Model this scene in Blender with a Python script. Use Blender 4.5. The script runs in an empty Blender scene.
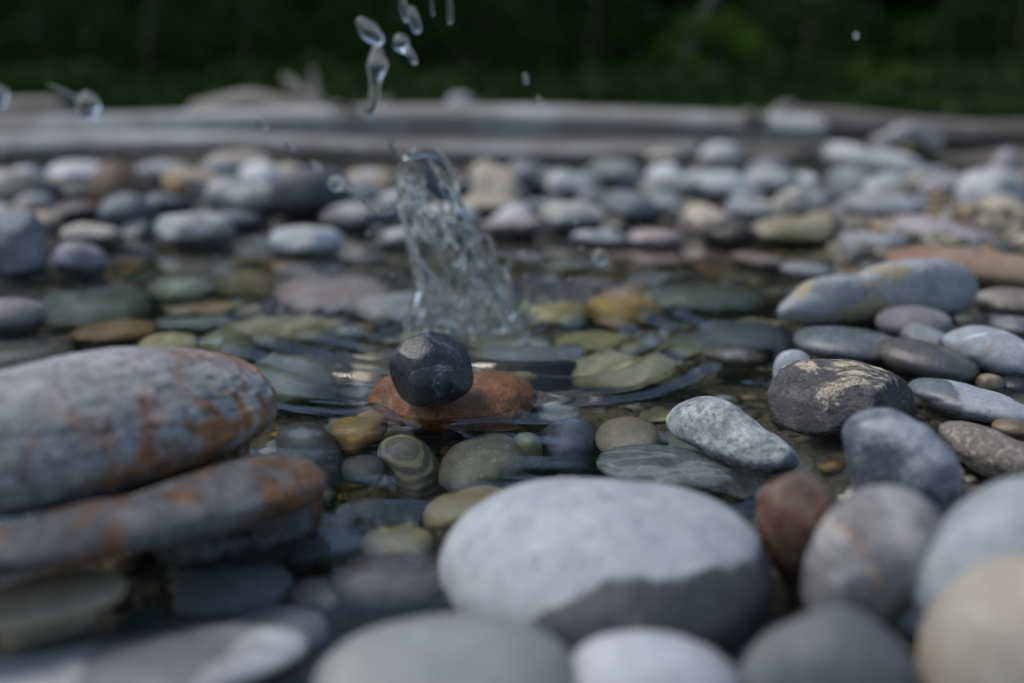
import bpy, math, random
import numpy as np
from mathutils import Vector, Matrix
from mathutils.bvhtree import BVHTree

rnd = random.Random(7)
rng = np.random.default_rng(7)
SC = bpy.context.scene
COL = SC.collection
H_CAM = 0.22            # camera height over the water, metres
F_PX = 1000.0
PITCH = math.atan((341.5 - 85.0) / F_PX)
IOR = 1.333

# ------------------------------------------------------------------ helpers
def tag(o, label=None, cat=None, group=None, kind=None):
    if label: o['label'] = label
    if cat: o['category'] = cat
    if group: o['group'] = group
    if kind: o['kind'] = kind
    return o

def link_mesh(name, verts, faces, mat=None, parent=None, smooth=True):
    me = bpy.data.meshes.new(name)
    me.from_pydata([tuple(map(float, v)) for v in verts], [], [tuple(int(i) for i in f) for f in faces])
    me.update()
    if smooth:
        me.polygons.foreach_set('use_smooth', [True] * len(me.polygons))
    if mat: me.materials.append(mat)
    o = bpy.data.objects.new(name, me)
    COL.objects.link(o)
    if parent: o.parent = parent
    return o

def empty(name, loc=(0, 0, 0)):
    o = bpy.data.objects.new(name, None)
    COL.objects.link(o); o.location = loc
    return o

class Lump:
    """smooth numpy noise: sums of random plane waves"""
    def __init__(self, seed, n=10):
        r = np.random.default_rng(seed)
        d = r.normal(size=(n, 3)); d /= np.linalg.norm(d, axis=1)[:, None]
        self.k = d * r.uniform(.6, 1.4, n)[:, None]
        self.p = r.uniform(0, 6.28, n); self.n = n
    def __call__(self, P, f):
        return np.sin((P * f) @ self.k.T * 6.283 + self.p).sum(1) / math.sqrt(self.n) * .9

_cs = {}
def cube_sphere(n):
    if n in _cs: return _cs[n]
    idx = {}; V = []; Fc = []
    def vid(p):
        k = tuple(np.round(p, 6))
        if k not in idx:
            idx[k] = len(V); V.append(p)
        return idx[k]
    lin = np.tan(np.linspace(-1, 1, n + 1) * math.pi / 4)
    for ax in range(3):
        for s in (-1, 1):
            g = [[None] * (n + 1) for _ in range(n + 1)]
            for i in range(n + 1):
                for j in range(n + 1):
                    p = [0, 0, 0]; p[ax] = s; p[(ax + 1) % 3] = lin[i]; p[(ax + 2) % 3] = lin[j]
                    g[i][j] = vid(np.array(p, float))
            for i in range(n):
                for j in range(n):
                    q = (g[i][j], g[i + 1][j], g[i + 1][j + 1], g[i][j + 1])
                    Fc.append(q if s > 0 else q[::-1])
    V = np.array(V); V /= np.linalg.norm(V, axis=1)[:, None]
    _cs[n] = (V, Fc)
    return _cs[n]

# ------------------------------------------------------------------ camera geometry
CAM = np.array([0, 0, H_CAM])
cp, sp = math.cos(PITCH), math.sin(PITCH)
AX = np.array([0, cp, -sp]); UPV = np.array([0, sp, cp]); RT = np.array([1., 0, 0])
def ray(x, y):
    d = RT * (x - 512) / F_PX + UPV * (341.5 - y) / F_PX + AX
    return d                       # not normalised: one unit = one metre along the axis
def at_z(x, y, z):
    d = ray(x, y); return CAM + d * (z - H_CAM) / d[2]
def at_depth(x, y, D):
    d = ray(x, y); return CAM + d * (D / d[1])

# ------------------------------------------------------------------ materials
def N(nt, typ, loc=None, **kw):
    n = nt.nodes.new(typ)
    for k, v in kw.items(): setattr(n, k, v)
    return n

class MB:
    def __init__(self, name):
        self.m = bpy.data.materials.new(name); self.m.use_nodes = True
        self.nt = self.m.node_tree; self.nt.nodes.clear()
        self.out = self.nt.nodes.new('ShaderNodeOutputMaterial')
    def l(self, a, b): self.nt.links.new(a, b)
    def val(self, sock, v):
        if hasattr(v, 'is_output'): self.l(v, sock)
        else: sock.default_value = v
    def math(self, op, a, b=0.0, c=0.0, clamp=False):
        n = N(self.nt, 'ShaderNodeMath', operation=op, use_clamp=clamp)
        self.val(n.inputs[0], a); self.val(n.inputs[1], b); self.val(n.inputs[2], c)
        return n.outputs[0]
    def noise(self, vec, scale, detail=4, rough=.55, dist=0.0):
        n = N(self.nt, 'ShaderNodeTexNoise')
        if vec is not None: self.l(vec, n.inputs['Vector'])
        n.inputs['Scale'].default_value = scale; n.inputs['Detail'].default_value = detail
        n.inputs['Roughness'].default_value = rough; n.inputs['Distortion'].default_value = dist
        return n.outputs[0]
    def step(self, v, lo, hi, a=0., b=1.):
        n = N(self.nt, 'ShaderNodeMapRange'); n.interpolation_type = 'SMOOTHSTEP'
        self.val(n.inputs[0], v); n.inputs[1].default_value = lo; n.inputs[2].default_value = hi
        n.inputs[3].default_value = a; n.inputs[4].default_value = b
        return n.outputs[0]
    def mix(self, fac, a, b, blend='MIX'):
        n = N(self.nt, 'ShaderNodeMix', data_type='RGBA', blend_type=blend)
        self.val(n.inputs[0], fac)
        for s, v in ((n.inputs[6], a), (n.inputs[7], b)):
            if hasattr(v, 'is_output'): self.l(v, s)
            else: s.default_value = (*v[:3], 1)
        return n.outputs[2]
    def coord(self, seed):
        t = N(self.nt, 'ShaderNodeTexCoord'); mp = N(self.nt, 'ShaderNodeMapping')
        self.l(t.outputs['Object'], mp.inputs[0])
        r = random.Random(seed)
        mp.inputs['Location'].default_value = [r.uniform(-9, 9) for _ in range(3)]
        mp.inputs['Rotation'].default_value = [r.uniform(-.5, .5), r.uniform(-.5, .5), r.uniform(-3, 3)]
        return mp.outputs[0], t.outputs['Object']
    def bsdf(self, color, rough, normal=None, spec=.5, **kw):
        b = N(self.nt, 'ShaderNodeBsdfPrincipled')
        self.val(b.inputs['Base Color'], color if hasattr(color, 'is_output') else (*color[:3], 1))
        self.val(b.inputs['Roughness'], rough); self.val(b.inputs['Specular IOR Level'], spec)
        if normal is not None: self.l(normal, b.inputs['Normal'])
        for k, v in kw.items(): self.val(b.inputs[k], v)
        self.l(b.outputs[0], self.out.inputs['Surface'])
        return b
    def bump(self, h, strength, dist, normal=None):
        n = N(self.nt, 'ShaderNodeBump'); n.inputs['Strength'].default_value = strength
        n.inputs['Distance'].default_value = dist; self.l(h, n.inputs['Height'])
        if normal is not None: self.l(normal, n.inputs['Normal'])
        return n.outputs[0]

def jit(c, r, a=.07):
    k = 1 + r.uniform(-a, a)
    return tuple(max(.004, v * k * (1 + r.uniform(-a, a) * .4)) for v in c)

C = dict(  # base colours (linear)
    white=(.53, .54, .55), pale=(.38, .385, .385), lilac=(.40, .40, .43), grey=(.22, .235, .25), bluegrey=(.20, .212, .225),
    tan=(.34, .29, .21), cream=(.46, .41, .32), beige=(.40, .355, .28), brown=(.15, .10, .06), rust=(.27, .10, .03),
    orange=(.40, .165, .035), dark=(.045, .05, .058), navy=(.055, .065, .10), olive=(.165, .165, .085), green=(.085, .105, .085),
    dgreen=(.05, .065, .055), ochre=(.40, .25, .07), pink=(.33, .27, .24), purple=(.17, .155, .16), red=(.24, .085, .05),
    black=(.014, .016, .018), mica=(.24, .22, .20))

def stone_mat(name, c1, c2, seed, scale=24., contrast=.14, speck=None, rust=None, veins=None, bands=None, wet=None,
              always_wet=False, patch=None, bump=.35, rough=.62, grain=.22, crust=None, wetdark=.42, pits=0., fold=None, wetrough=.10):
    """pebble: two mottled colours, fine grain, optional speckles, rust stains, veins, and a wet band up to height `wet`"""
    r = random.Random(seed)
    b = MB(name); co, raw = b.coord(seed)
    n1 = b.noise(co, scale, 7, .6, .6)
    col = b.mix(b.step(n1, .5 - contrast, .5 + contrast), jit(c1, r), jit(c2, r))
    nl = b.noise(co, scale * .35, 3, .5)
    col = b.mix(b.step(nl, .35, .7, 0, .35), col, tuple(v * .62 for v in c1))
    if bands:
        w = N(b.nt, 'ShaderNodeTexWave'); w.wave_type = 'BANDS'; w.bands_direction = bands.get('dir', 'Z')
        b.l(co if bands.get('rot', True) else raw, w.inputs['Vector'])
        w.inputs['Scale'].default_value = bands.get('scale', 40); w.inputs['Distortion'].default_value = bands.get('dist', 5)
        w.inputs['Detail'].default_value = 4; w.inputs['Detail Scale'].default_value = 1.2
        col = b.mix(b.math('MULTIPLY', b.step(w.outputs[1], .45, .8), bands.get('amt', .5)), col, bands['col'])
    if crust:
        nc = b.noise(co, crust.get('scale', 16), 9, .68, 1.2)
        if crust.get('up'):
            sx = N(b.nt, 'ShaderNodeSeparateXYZ'); b.l(raw, sx.inputs[0])
            nc = b.math('ADD', nc, b.math('MULTIPLY', sx.outputs[2], crust['up']))
        col = b.mix(b.step(nc, crust.get('t', .52), crust.get('t', .52) + .07, 0, crust.get('amt', .9)), col, crust['col'])
    if rust:
        nr = b.noise(co, rust.get('scale', 18), 8, .62, 1.5)
        t = rust.get('t', .58)
        fr = b.step(nr, t, t + .09, 0, rust.get('amt', .85))
        if rust.get('down'):
            sx = N(b.nt, 'ShaderNodeSeparateXYZ'); b.l(raw, sx.inputs[0])
            d = rust['down']
            lim = b.step(b.math('ADD', b.math('MULTIPLY', sx.outputs[0], d[0]), b.math('ADD', b.math('MULTIPLY', sx.outputs[2], d[1]), d[2])), 0, .5)
            fr = b.math('MULTIPLY', fr, lim)
        col = b.mix(fr, col, rust.get('col', C['rust']))
    if veins:
        nv = b.noise(co, veins.get('scale', 12), 6, .5, .8)
        v = b.math('ABSOLUTE', b.math('SUBTRACT', nv, .5))
        col = b.mix(b.step(v, veins.get('w', .012), 0, 0, veins.get('amt', .8)), col, veins['col'])
    if speck:
        ns = b.noise(co, speck.get('scale', 330), 3, .6)
        col = b.mix(b.step(ns, speck.get('t', .6), speck.get('t', .6) + .06, 0, speck.get('amt', .8)), col, speck['col'])
    ng = b.noise(co, 520, 4, .7); ng2 = b.noise(co, 110, 6, .7)
    g = b.math('ADD', b.math('MULTIPLY', ng, .5), b.math('MULTIPLY', ng2, .5))
    gr = b.step(g, .33, .67, 1 - grain * 1.3, 1 + grain)
    npit = b.noise(co, 85 + 40 * r.random(), 5, .75, .3)
    col = b.mix(b.step(npit, .60, .68, 0, .45), col, tuple(v * .35 for v in c1))
    ncl = b.noise(co, 60 + 30 * r.random(), 7, .7, 1.)
    col = b.mix(b.step(ncl, .56, .68, 0, .4), col, tuple(min(.62, v * 1.5 + .03) for v in c2))
    cg = N(b.nt, 'ShaderNodeCombineColor')
    for i in range(3): b.l(gr, cg.inputs[i])
    col = b.mix(1.0, col, cg.outputs[0], 'MULTIPLY')
    geo = N(b.nt, 'ShaderNodeNewGeometry'); sz = N(b.nt, 'ShaderNodeSeparateXYZ'); b.l(geo.outputs['Position'], sz.inputs[0])
    wf = None
    if wet is not None:
        nw = b.noise(co, 14, 5, .6)
        hgt = b.math('ADD', sz.outputs[2], b.math('MULTIPLY', b.math('SUBTRACT', nw, .5), -.022))
        wf = b.step(hgt, wet + .003, wet, 0, 1)
    if patch:   # a wet patch with an edge of its own: list of (a,b,c,d): a*x+b*y+c*z+d > 0 in object space
        sx = N(b.nt, 'ShaderNodeSeparateXYZ'); b.l(raw, sx.inputs[0])
        nw = b.math('MULTIPLY', b.math('SUBTRACT', b.noise(co, 42, 7, .65), .5), .022)
        pf = None
        for (pa, pb_, pc, pd) in patch:
            e = b.math('ADD', b.math('ADD', b.math('MULTIPLY', sx.outputs[0], pa), b.math('MULTIPLY', sx.outputs[1], pb_)),
                       b.math('ADD', b.math('MULTIPLY', sx.outputs[2], pc), b.math('ADD', nw, pd)))
            s = b.step(e, -.002, .002)
            pf = s if pf is None else b.math('MULTIPLY', pf, s)
        wf = pf if wf is None else b.math('MAXIMUM', wf, pf)
    if always_wet: wf = 1.0
    rgh = b.math('ADD', rough - .12, b.math('MULTIPLY', ng2, .24))
    if wf is not None:
        dk = b.mix(1.0, col, (wetdark, wetdark, wetdark * 1.02), 'MULTIPLY')
        col = b.mix(wf, col, dk)
        wr = b.math('ADD', wetrough, b.math('MULTIPLY', ng2, .3))
        m = N(b.nt, 'ShaderNodeMix', data_type='FLOAT'); b.val(m.inputs[0], wf); b.l(rgh, m.inputs[2]); b.l(wr, m.inputs[3])
        rgh = m.outputs[0]
    hh = b.math('ADD', b.math('ADD', b.math('MULTIPLY', ng2, .8), b.math('MULTIPLY', ng, .25)), b.math('MULTIPLY', b.step(npit, .6, .68), -.35))
    nb = b.bump(hh, bump, .004)
    if pits:
        np_ = b.noise(co, 38, 8, .72, 1.0)
        nb = b.bump(np_, pits, .012, nb)
    if fold:
        w = N(b.nt, 'ShaderNodeTexWave'); w.bands_direction = 'Z'; b.l(co, w.inputs['Vector'])
        w.inputs['Scale'].default_value = fold; w.inputs['Distortion'].default_value = 9; w.inputs['Detail'].default_value = 5
        nb = b.bump(w.outputs[1], .6, .006, nb)
    b.bsdf(col, rgh, nb, .5)
    return b.m

def water_mat(name, ripple=True, rough=0.):
    b = MB(name)
    g = N(b.nt, 'ShaderNodeBsdfPrincipled')
    g.inputs['Base Color'].default_value = (.97, 1, .985, 1) if not ripple else (.93, .97, .94, 1)
    g.inputs['Roughness'].default_value = rough; g.inputs['IOR'].default_value = IOR
    g.inputs['Transmission Weight'].default_value = 1.0
    if ripple:
        t = N(b.nt, 'ShaderNodeTexCoord'); mp = N(b.nt, 'ShaderNodeMapping'); b.l(t.outputs['Object'], mp.inputs[0])
        mp.inputs['Scale'].default_value = (1, 1.5, 1)
        n = b.noise(mp.outputs[0], 7, 3, .5, .4)
        b.l(b.bump(n, .08, .02), g.inputs['Normal'])
    b.l(g.outputs[0], b.out.inputs['Surface'])
    return b.m

def smooth(a, b, x):
    t = np.clip((x - a) / (b - a), 0, 1); return t * t * (3 - 2 * t)
LN = [Lump(901, 14), Lump(902, 14), Lump(903, 14)]
def ground_z(X, Y):
    P = np.stack([X, Y, X * 0], 1)
    z = -.055 + .006 * LN[0](P, 2.2) + .004 * LN[1](P, 7.)
    bar = smooth(1.38, 1.62, Y + .12 * LN[2](P, 1.1)) * (1 - smooth(2.25, 2.4, Y))
    rb = smooth(.27, .36, X / np.maximum(Y, .05)) * smooth(.40, .5, Y) * (1 - smooth(2.25, 2.4, Y))
    lb = smooth(.42, .5, -X / np.maximum(Y, .05)) * smooth(.95, 1.1, Y) * (1 - smooth(2.4, 2.6, Y))
    z = z - .022 * (1 - smooth(1.0, 1.4, Y)) * smooth(.1, .3, Y)
    z = z + np.maximum(np.maximum(bar * .043, rb * .066), lb * .045)
    far = smooth(2.8, 3.35, Y + .06 * LN[2](P, .6))
    z = z + far * .085
    z = z + smooth(3.2, 9, Y) * .10 + smooth(8, 26, Y) * .8 + smooth(20, 90, Y) * 14
    side = smooth(2.2, 4.5, np.abs(X)) * (1 - smooth(6, 12, Y)); z = z + side * .11
    z = z + (1 - smooth(-.5, .12, Y)) * .09
    z = z + smooth(.9, 2.2, X) * smooth(2.6, 3.4, Y) * .02
    return z
# ------------------------------------------------------------------ stones
STONES = []          # (obj, centre, half sizes, phrase)
WATERSTONES = []     # world verts / faces of stones that reach the water surface
def r_of_theta(outline, cx, cy, hx, hy):
    P = (np.array(outline, float) - [cx, cy]) / [hx, hy]
    th = np.arctan2(-P[:, 1], P[:, 0]); rr = np.hypot(P[:, 0], P[:, 1])
    o = np.argsort(th); th = th[o]; rr = rr[o]
    n = 256
    T = np.linspace(-math.pi, math.pi, n, endpoint=False)
    R = np.interp(T, np.concatenate([th - 2 * math.pi, th, th + 2 * math.pi]), np.tile(rr, 3))
    k = np.exp(-.5 * (np.arange(-14, 15) / 4.0) ** 2); k /= k.sum()
    R = np.convolve(np.concatenate([R[-14:], R, R[:14]]), k, 'valid')
    return T, R

def build_stone(name, mat, cx, cy, hx, hy, tilt=0., outline=None, sub=False, zb=-.06, k=.8, p=2.25, rough=.035, lump=1.1,
                n=18, seed=1, top=None, ridge=0., D=None, skirt=None, facets=0, fcut=.86, slope=0.):
    """hx, hy: half sizes seen from the photo's viewpoint in pixels; k: depth / width. zb: height of the underside."""
    if outline is not None:
        P = np.array(outline, float)
        cx = (P[:, 0].min() + P[:, 0].max()) / 2; cy = (P[:, 1].min() + P[:, 1].max()) / 2
        hx = np.ptp(P[:, 0]) / 2; hy = np.ptp(P[:, 1]) / 2
        T, R = r_of_theta(outline, cx, cy, hx, hy)
    V, Fc = cube_sphere(n)
    def solve(zc):
        if sub:
            s0 = at_z(cx, cy, 0.)
            d = ray(cx, cy); d = d / np.linalg.norm(d)
            hd = np.array([d[0], d[1], 0]); hl = np.linalg.norm(hd); hd /= hl
            cr = hl / IOR; dr = hd * cr + np.array([0, 0, -math.sqrt(1 - cr * cr)])
            c = s0 + dr * (zc / dr[2])
            phi = math.asin(-dr[2])
            a = at_z(cx, cy - 1, 0.); b2 = at_z(cx, cy + 1, 0.)
            su = np.linalg.norm(a - b2) / 2 * math.sin(phi)
            sx = np.dot(s0 - CAM, AX) / F_PX
        else:
            c = at_z(cx, cy, zc) if D is None else at_depth(cx, cy, D)
            d = ray(cx, cy); d = d / np.linalg.norm(d); dr = d
            hd = np.array([d[0], d[1], 0]); hd /= np.linalg.norm(hd)
            phi = math.asin(-dr[2])
            sx = np.dot(c - CAM, AX) / F_PX; su = sx
        rx, vy = hx * sx, hy * su
        t = math.radians(tilt)
        if outline is None and tilt:
            vy_, rx_ = math.hypot(vy * math.cos(t), rx * math.sin(t)), rx
        else: vy_, rx_ = vy, rx
        ry = min(max(k, 1.7) * rx, .9 * vy_ / math.sin(phi)) if sub else min(k * rx, .86 * vy_ / max(.05, abs(math.sin(phi))))
        rz = math.sqrt(max(vy_ ** 2 - (ry * math.sin(phi)) ** 2, (.25 * vy_) ** 2)) / math.cos(phi)
        return c, dr, hd, phi, sx, su, rx, vy_, ry, rz
    if D is None:
        lo, hi = -.3, H_CAM - .02
        for _ in range(40):
            mid = (lo + hi) / 2
            if sub: mid = min(mid, -.001)
            s = solve(mid)
            if mid - s[-1] > zb: hi = mid
            else: lo = mid
            if sub and lo > -.002: break
        zc = (lo + hi) / 2
        if sub: zc = min(zc, -.003)
        s = solve(zc)
        if sub and zc + s[-1] > -.004:
            zc = -.004 - s[-1]; s = solve(zc); zc = -.004 - s[-1]; s = solve(zc)
        if top is not None:
            for _ in range(6):
                zc = top - s[-1]; s = solve(zc)
    else: s = solve(0)
    c, dr, hd, phi, sx, su, rx, vy, ry, rz = s
    right = np.cross(hd, [0, 0, 1.])
    u = np.cross(right, dr)
    q = (ry ** 2 - rz ** 2) * math.cos(phi) * math.sin(phi) / vy
    Tt = math.sqrt(max((ry * math.cos(phi)) ** 2 + (rz * math.sin(phi)) ** 2 - q * q, (.3 * ry) ** 2))
    X, Y, Z = V[:, 0], V[:, 2], V[:, 1]          # Z: along the view direction
    sden = np.maximum(np.hypot(X, Y), 1e-9)
    # superelliptic section
    sc = (sden ** p + np.abs(Z) ** p) ** (-1 / p)
    sden2, Z2 = sden * sc, Z * sc
    th = np.arctan2(Y, X)
    if outline is not None:
        rr = np.interp(th, np.concatenate([T, [math.pi]]), np.concatenate([R, R[:1]]))
        A = rr * np.cos(th) * sden2 * sx * hx; B = rr * np.sin(th) * sden2 * su * hy
    else:
        e = (np.abs(np.cos(th)) ** p + np.abs(np.sin(th)) ** p) ** (-1 / p)
        a0 = hx * sx * np.cos(th) * e * sden2; b0 = hy * su * np.sin(th) * e * sden2
        t = math.radians(tilt)
        A = a0 * math.cos(t) - b0 * math.sin(t); B = a0 * math.sin(t) + b0 * math.cos(t)
    Pw = A[:, None] * right + B[:, None] * u + (B / vy * q + Z2 * Tt)[:, None] * dr
    if slope: Pw = Pw + (slope * A * abs(u[2] / dr[2]))[:, None] * dr      # lies askew on the ground: one end nearer
    if not sub:                      # perspective of near stones: bring the outline back to its measured size
        for _ in range(3):
            W = Pw + c - CAM; dep = W @ AX
            px = 512 + F_PX * (W @ RT) / dep; pyy = 341.5 - F_PX * (W @ UPV) / dep
            hx_, hy_ = np.ptp(px) / 2, np.ptp(pyy) / 2
            ey = math.hypot(hy * math.cos(math.radians(tilt)), hx * math.sin(math.radians(tilt))) if outline is None else hy
            ex = math.hypot(hx * math.cos(math.radians(tilt)), hy * math.sin(math.radians(tilt))) if outline is None else hx
            pa, pb_, pd_ = Pw @ right, Pw @ u, Pw @ dr
            pa = pa * ex / hx_; pb_ = pb_ * ey / hy_
            Pw = pa[:, None] * right + pb_[:, None] * u + pd_[:, None] * dr
            c = c + right * (cx - (px.max() + px.min()) / 2) * sx + u * ((pyy.max() + pyy.min()) / 2 - cy) * su
    m = min(rx, vy, ry)
    L1, L2, L3 = Lump(seed), Lump(seed + 1000), Lump(seed + 2000)
    dsp = rough * m * (L1(V, .45 * lump) + .45 * L2(V, 1.0 * lump) + .2 * L3(V, 2.3 * lump))
    if ridge:
        rd = 1 - np.abs(L2(V * [1, 1, 2.4], 1.3)); dsp += ridge * m * np.clip(rd - .55, 0, 1) * -1.6
        dsp += ridge * m * .25 * L3(V * [1, 1, 2], 4.5) + ridge * m * .1 * Lump(seed + 3000)(V, 10)
    Pw = Pw + V[:, [0]] * right * dsp[:, None] + V[:, [2]] * u * dsp[:, None] + V[:, [1]] * dr * dsp[:, None]
    if facets:                       # worn flat faces
        rf = np.random.default_rng(seed + 7)
        for _ in range(facets):
            nn_ = rf.normal(size=3); nn_ /= np.linalg.norm(nn_)
            if abs(nn_ @ dr) < .25: nn_ = nn_ - dr * .5; nn_ /= np.linalg.norm(nn_)
            pr_ = Pw @ nn_; lim = pr_.max() * rf.uniform(fcut - .07, fcut + .05)
            ov = pr_ - lim; sft = .05 * pr_.max()
            ov = np.where(ov > sft, ov - sft * .5, np.where(ov > -sft, (ov + sft) ** 2 / (4 * sft) * .5, 0))
            Pw = Pw - nn_ * np.clip(ov, 0, None)[:, None] * .85
    if not sub and (skirt or D is None):        # the underside reaches down to the bed
        zw = (min(-.002, zb + .3 * rz) if zb < 0 else zb + .3 * rz) - c[2]
        gb = float(ground_z(np.array([c[0]]), np.array([c[1]]))[0]) - .006 - c[2]
        zm = Pw[:, 2].min()
        if zm > gb and zm < zw:
            lowv = Pw[:, 2] < zw
            Pw[lowv, 2] = zw + (Pw[lowv, 2] - zw) * (gb - zw) / (zm - zw)
    o = link_mesh(name, Pw, Fc, mat)
    # make the faces look outwards
    if np.dot(np.cross(right, dr), u) < 0: o.data.flip_normals()
    o.location = c
    zt = c[2] + Pw[:, 2].max(); zl = c[2] + Pw[:, 2].min()
    if zt > -.002 and zl < .01 and c[1] < 1.5:
        WATERSTONES.append((Pw + c, Fc))
    STONES.append(dict(o=o, c=c, r=(rx, ry, rz), top=zt))
    return o

G_ST = 'river stones in and around the pool'
PH = {}
def S(phrase, clause, cx, cy, hx, hy, c1, c2, tilt=0, name='river_stone', mat=None, **kw):
    seed = len(PH) * 17 + 11
    assert phrase not in PH, phrase
    mk = dict(mat or {})
    sub = kw.get('sub', False)
    if sub: mk.setdefault('rough', .5); mk.setdefault('bump', .25)
    elif 'wet' not in mk and not mk.get('always_wet'): mk['wet'] = .010
    c1 = C[c1] if isinstance(c1, str) else c1; c2 = C[c2] if isinstance(c2, str) else c2
    if sub: c1 = tuple(min(.5, v * 1.75) for v in c1); c2 = tuple(min(.5, v * 1.75) for v in c2)
    m = stone_mat('stone_' + str(len(PH)), c1, c2, seed, **mk)
    kw.setdefault('n', 22 if hx > 30 else 14)
    o = build_stone(name, m, cx, cy, hx, hy, tilt, seed=seed, **kw)
    tag(o, (phrase + ' ' + clause).strip(), 'stone' if name != 'boulder' else 'boulder', G_ST if name != 'boulder' else None)
    STONES[-1]['ph'] = phrase
    PH[phrase] = o
    return o
def SO(phrase, clause, outline, c1, c2, **kw):
    return S(phrase, clause, 0, 0, 40, 1, c1, c2, outline=outline, **kw)

SPK_W = dict(col=(.55, .56, .58), t=.62, amt=.55)
SPK_D = dict(col=(.05, .05, .055), t=.63, amt=.6)

# ---- hero stones near the lens and at the focus ------------------------------------------------
SO('big lichen-grey boulder', 'with rusty orange stains, half out of the water at left',
   [(-150, 430), (-130, 400), (-70, 374), (0, 364), (53, 349), (96, 345), (143, 345), (175, 353), (212, 361), (239, 370), (262, 388), (275, 410), (279, 432), (277, 452),
    (268, 468), (246, 481), (194, 497), (110, 514), (53, 522), (0, 524), (-80, 520), (-135, 480)],
   (.29, .285, .28), (.47, .475, .48), name='boulder', n=72, slope=.14, zb=.012, k=.62, p=2.5, rough=.03, ridge=.03, lump=.9,
   mat=dict(rust=dict(t=.50, amt=.95, scale=30, col=(.31, .13, .04), down=(3.0, -7.0, .36)), crust=dict(col=(.20, .13, .07), t=.54, up=-6.5, scale=24, amt=.9), bump=.6, pits=.4, grain=.42,
            wet=.006, speck=dict(col=(.07, .06, .055), t=.58, amt=.75, scale=150), scale=34))
SO('wide rust-streaked slab', 'lying under the water below the big grey boulder',
   [(-130, 526), (-60, 523), (0, 516), (100, 502), (186, 480), (239, 462), (266, 453), (300, 468), (321, 492), (327, 515), (316, 538), (280, 558), (205, 572), (100, 580), (0, 585), (-90, 570)],
   (.22, .21, .20), (.36, .36, .36), name='boulder', n=52, k=.5, slope=.16, zb=.010, p=2.6, rough=.045, ridge=.03,
   mat=dict(always_wet=True, wetdark=.62, wetrough=.14, rust=dict(t=.50, amt=.95, scale=20, col=(.36, .15, .035)), speck=dict(col=(.06, .055, .05), t=.56, amt=.8, scale=160), bump=.7, pits=.6, grain=.4))
SO('wide pale oval boulder', 'at the front centre, its lower right side dark and wet',
   [(438, 570), (451, 538), (474, 512), (501, 491), (533, 479), (576, 476), (634, 478), (681, 483), (720, 497), (748, 518), (767, 549), (774, 584), (769, 616), (751, 650), (715, 680),
    (640, 697), (560, 694), (500, 668), (460, 625), (442, 595)],
   (.38, .405, .44), (.49, .51, .535), name='boulder', n=56, zb=-.05, k=.9, p=2.7, rough=.018,
   mat=dict(wet=None, patch=[(.14, -.30, -1.0, .010), (1.0, -1.4, -1.4, -.036)], scale=40, grain=.2, wetdark=.13, bump=.4, speck=dict(col=(.20, .21, .25), t=.62, amt=.5, scale=120)))
SO('rough black stone', 'balanced on the orange rock in the middle of the pool',
   [(402, 344), (422, 333), (439, 331), (455, 338), (471, 357), (475, 374), (469, 393), (449, 404), (428, 406), (402, 399), (390, 381), (389, 361)],
   (.020, .023, .028), (.06, .068, .076), n=56, k=.9, D=.645, p=2.5, rough=.035, lump=1.3, facets=12, fcut=.81,
   mat=dict(always_wet=True, wetrough=.22, wetdark=.8, bump=.22, pits=.12, grain=.5, speck=dict(col=(.26, .28, .30), t=.64, amt=.7, scale=240), veins=dict(col=(.28, .30, .32), scale=22, w=.012, amt=.5), scale=40))
SO('orange-brown rock', 'breaking the surface underneath the rough black stone',
   [(364, 394), (385, 378), (430, 372), (476, 375), (496, 371), (523, 377), (538, 393), (537, 412), (512, 438), (455, 456), (404, 444), (376, 420)],
   (.40, .16, .035), (.26, .095, .025), n=48, k=.8, D=.69, skirt=True, p=2.6, rough=.07, lump=1.5, facets=5,
   mat=dict(always_wet=True, wetdark=.62, bump=.7, pits=.5, grain=.4, crust=dict(col=(.42, .29, .18), t=.60, up=4, scale=30, amt=.55), speck=dict(col=(.09, .045, .02), t=.6, amt=.7, scale=200)))
SO('white speckled wedge stone', 'right of centre with its broad end to the left',
   [(666, 426), (672, 414), (687, 404), (707, 399), (727, 401), (747, 414), (767, 427), (788, 442), (800, 460), (794, 473), (768, 484), (737, 476), (702, 458), (676, 440)],
   (.24, .27, .29), (.55, .59, .61), n=44, k=.7, slope=-.2, zb=-.022, p=2.3, rough=.05, facets=5,
   mat=dict(speck=dict(col=(.13, .15, .16), t=.53, amt=.75, scale=260), grain=.4, bump=.7, wet=.002, scale=40, pits=.25))
SO('blue-grey wet slab with a white vein', 'tucked behind the wide pale oval boulder',
   [(596, 474), (612, 458), (626, 452), (662, 454), (692, 459), (720, 470), (736, 486), (728, 500), (680, 510), (620, 505), (598, 490)],
   (.19, .23, .25), (.30, .34, .36), n=36, k=.8, zb=-.03, p=2.3, mat=dict(always_wet=True, wetdark=.7, veins=dict(col=(.55, .57, .55), scale=9, w=.02, amt=.8), bump=.4))
SO('round navy cobble', 'dark and wet, among the right-hand stones with a matt dry blotch',
   [(868, 410), (885, 408), (913, 416), (938, 434), (957, 457), (962, 485), (958, 505), (945, 522), (910, 530), (875, 515), (858, 482), (849, 457), (843, 437), (848, 422)],
   (.09, .10, .125), (.30, .32, .35), n=48, k=.85, zb=-.008, p=2.35, rough=.05, facets=5, fcut=.9,
   mat=dict(wet=.004, wetdark=.55, rough=.4, scale=24, contrast=.1, crust=dict(col=(.40, .42, .44), t=.55, scale=24, amt=.6), speck=dict(col=(.40, .42, .46), t=.62, amt=.5, scale=170), bump=.6, grain=.35))
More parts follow.
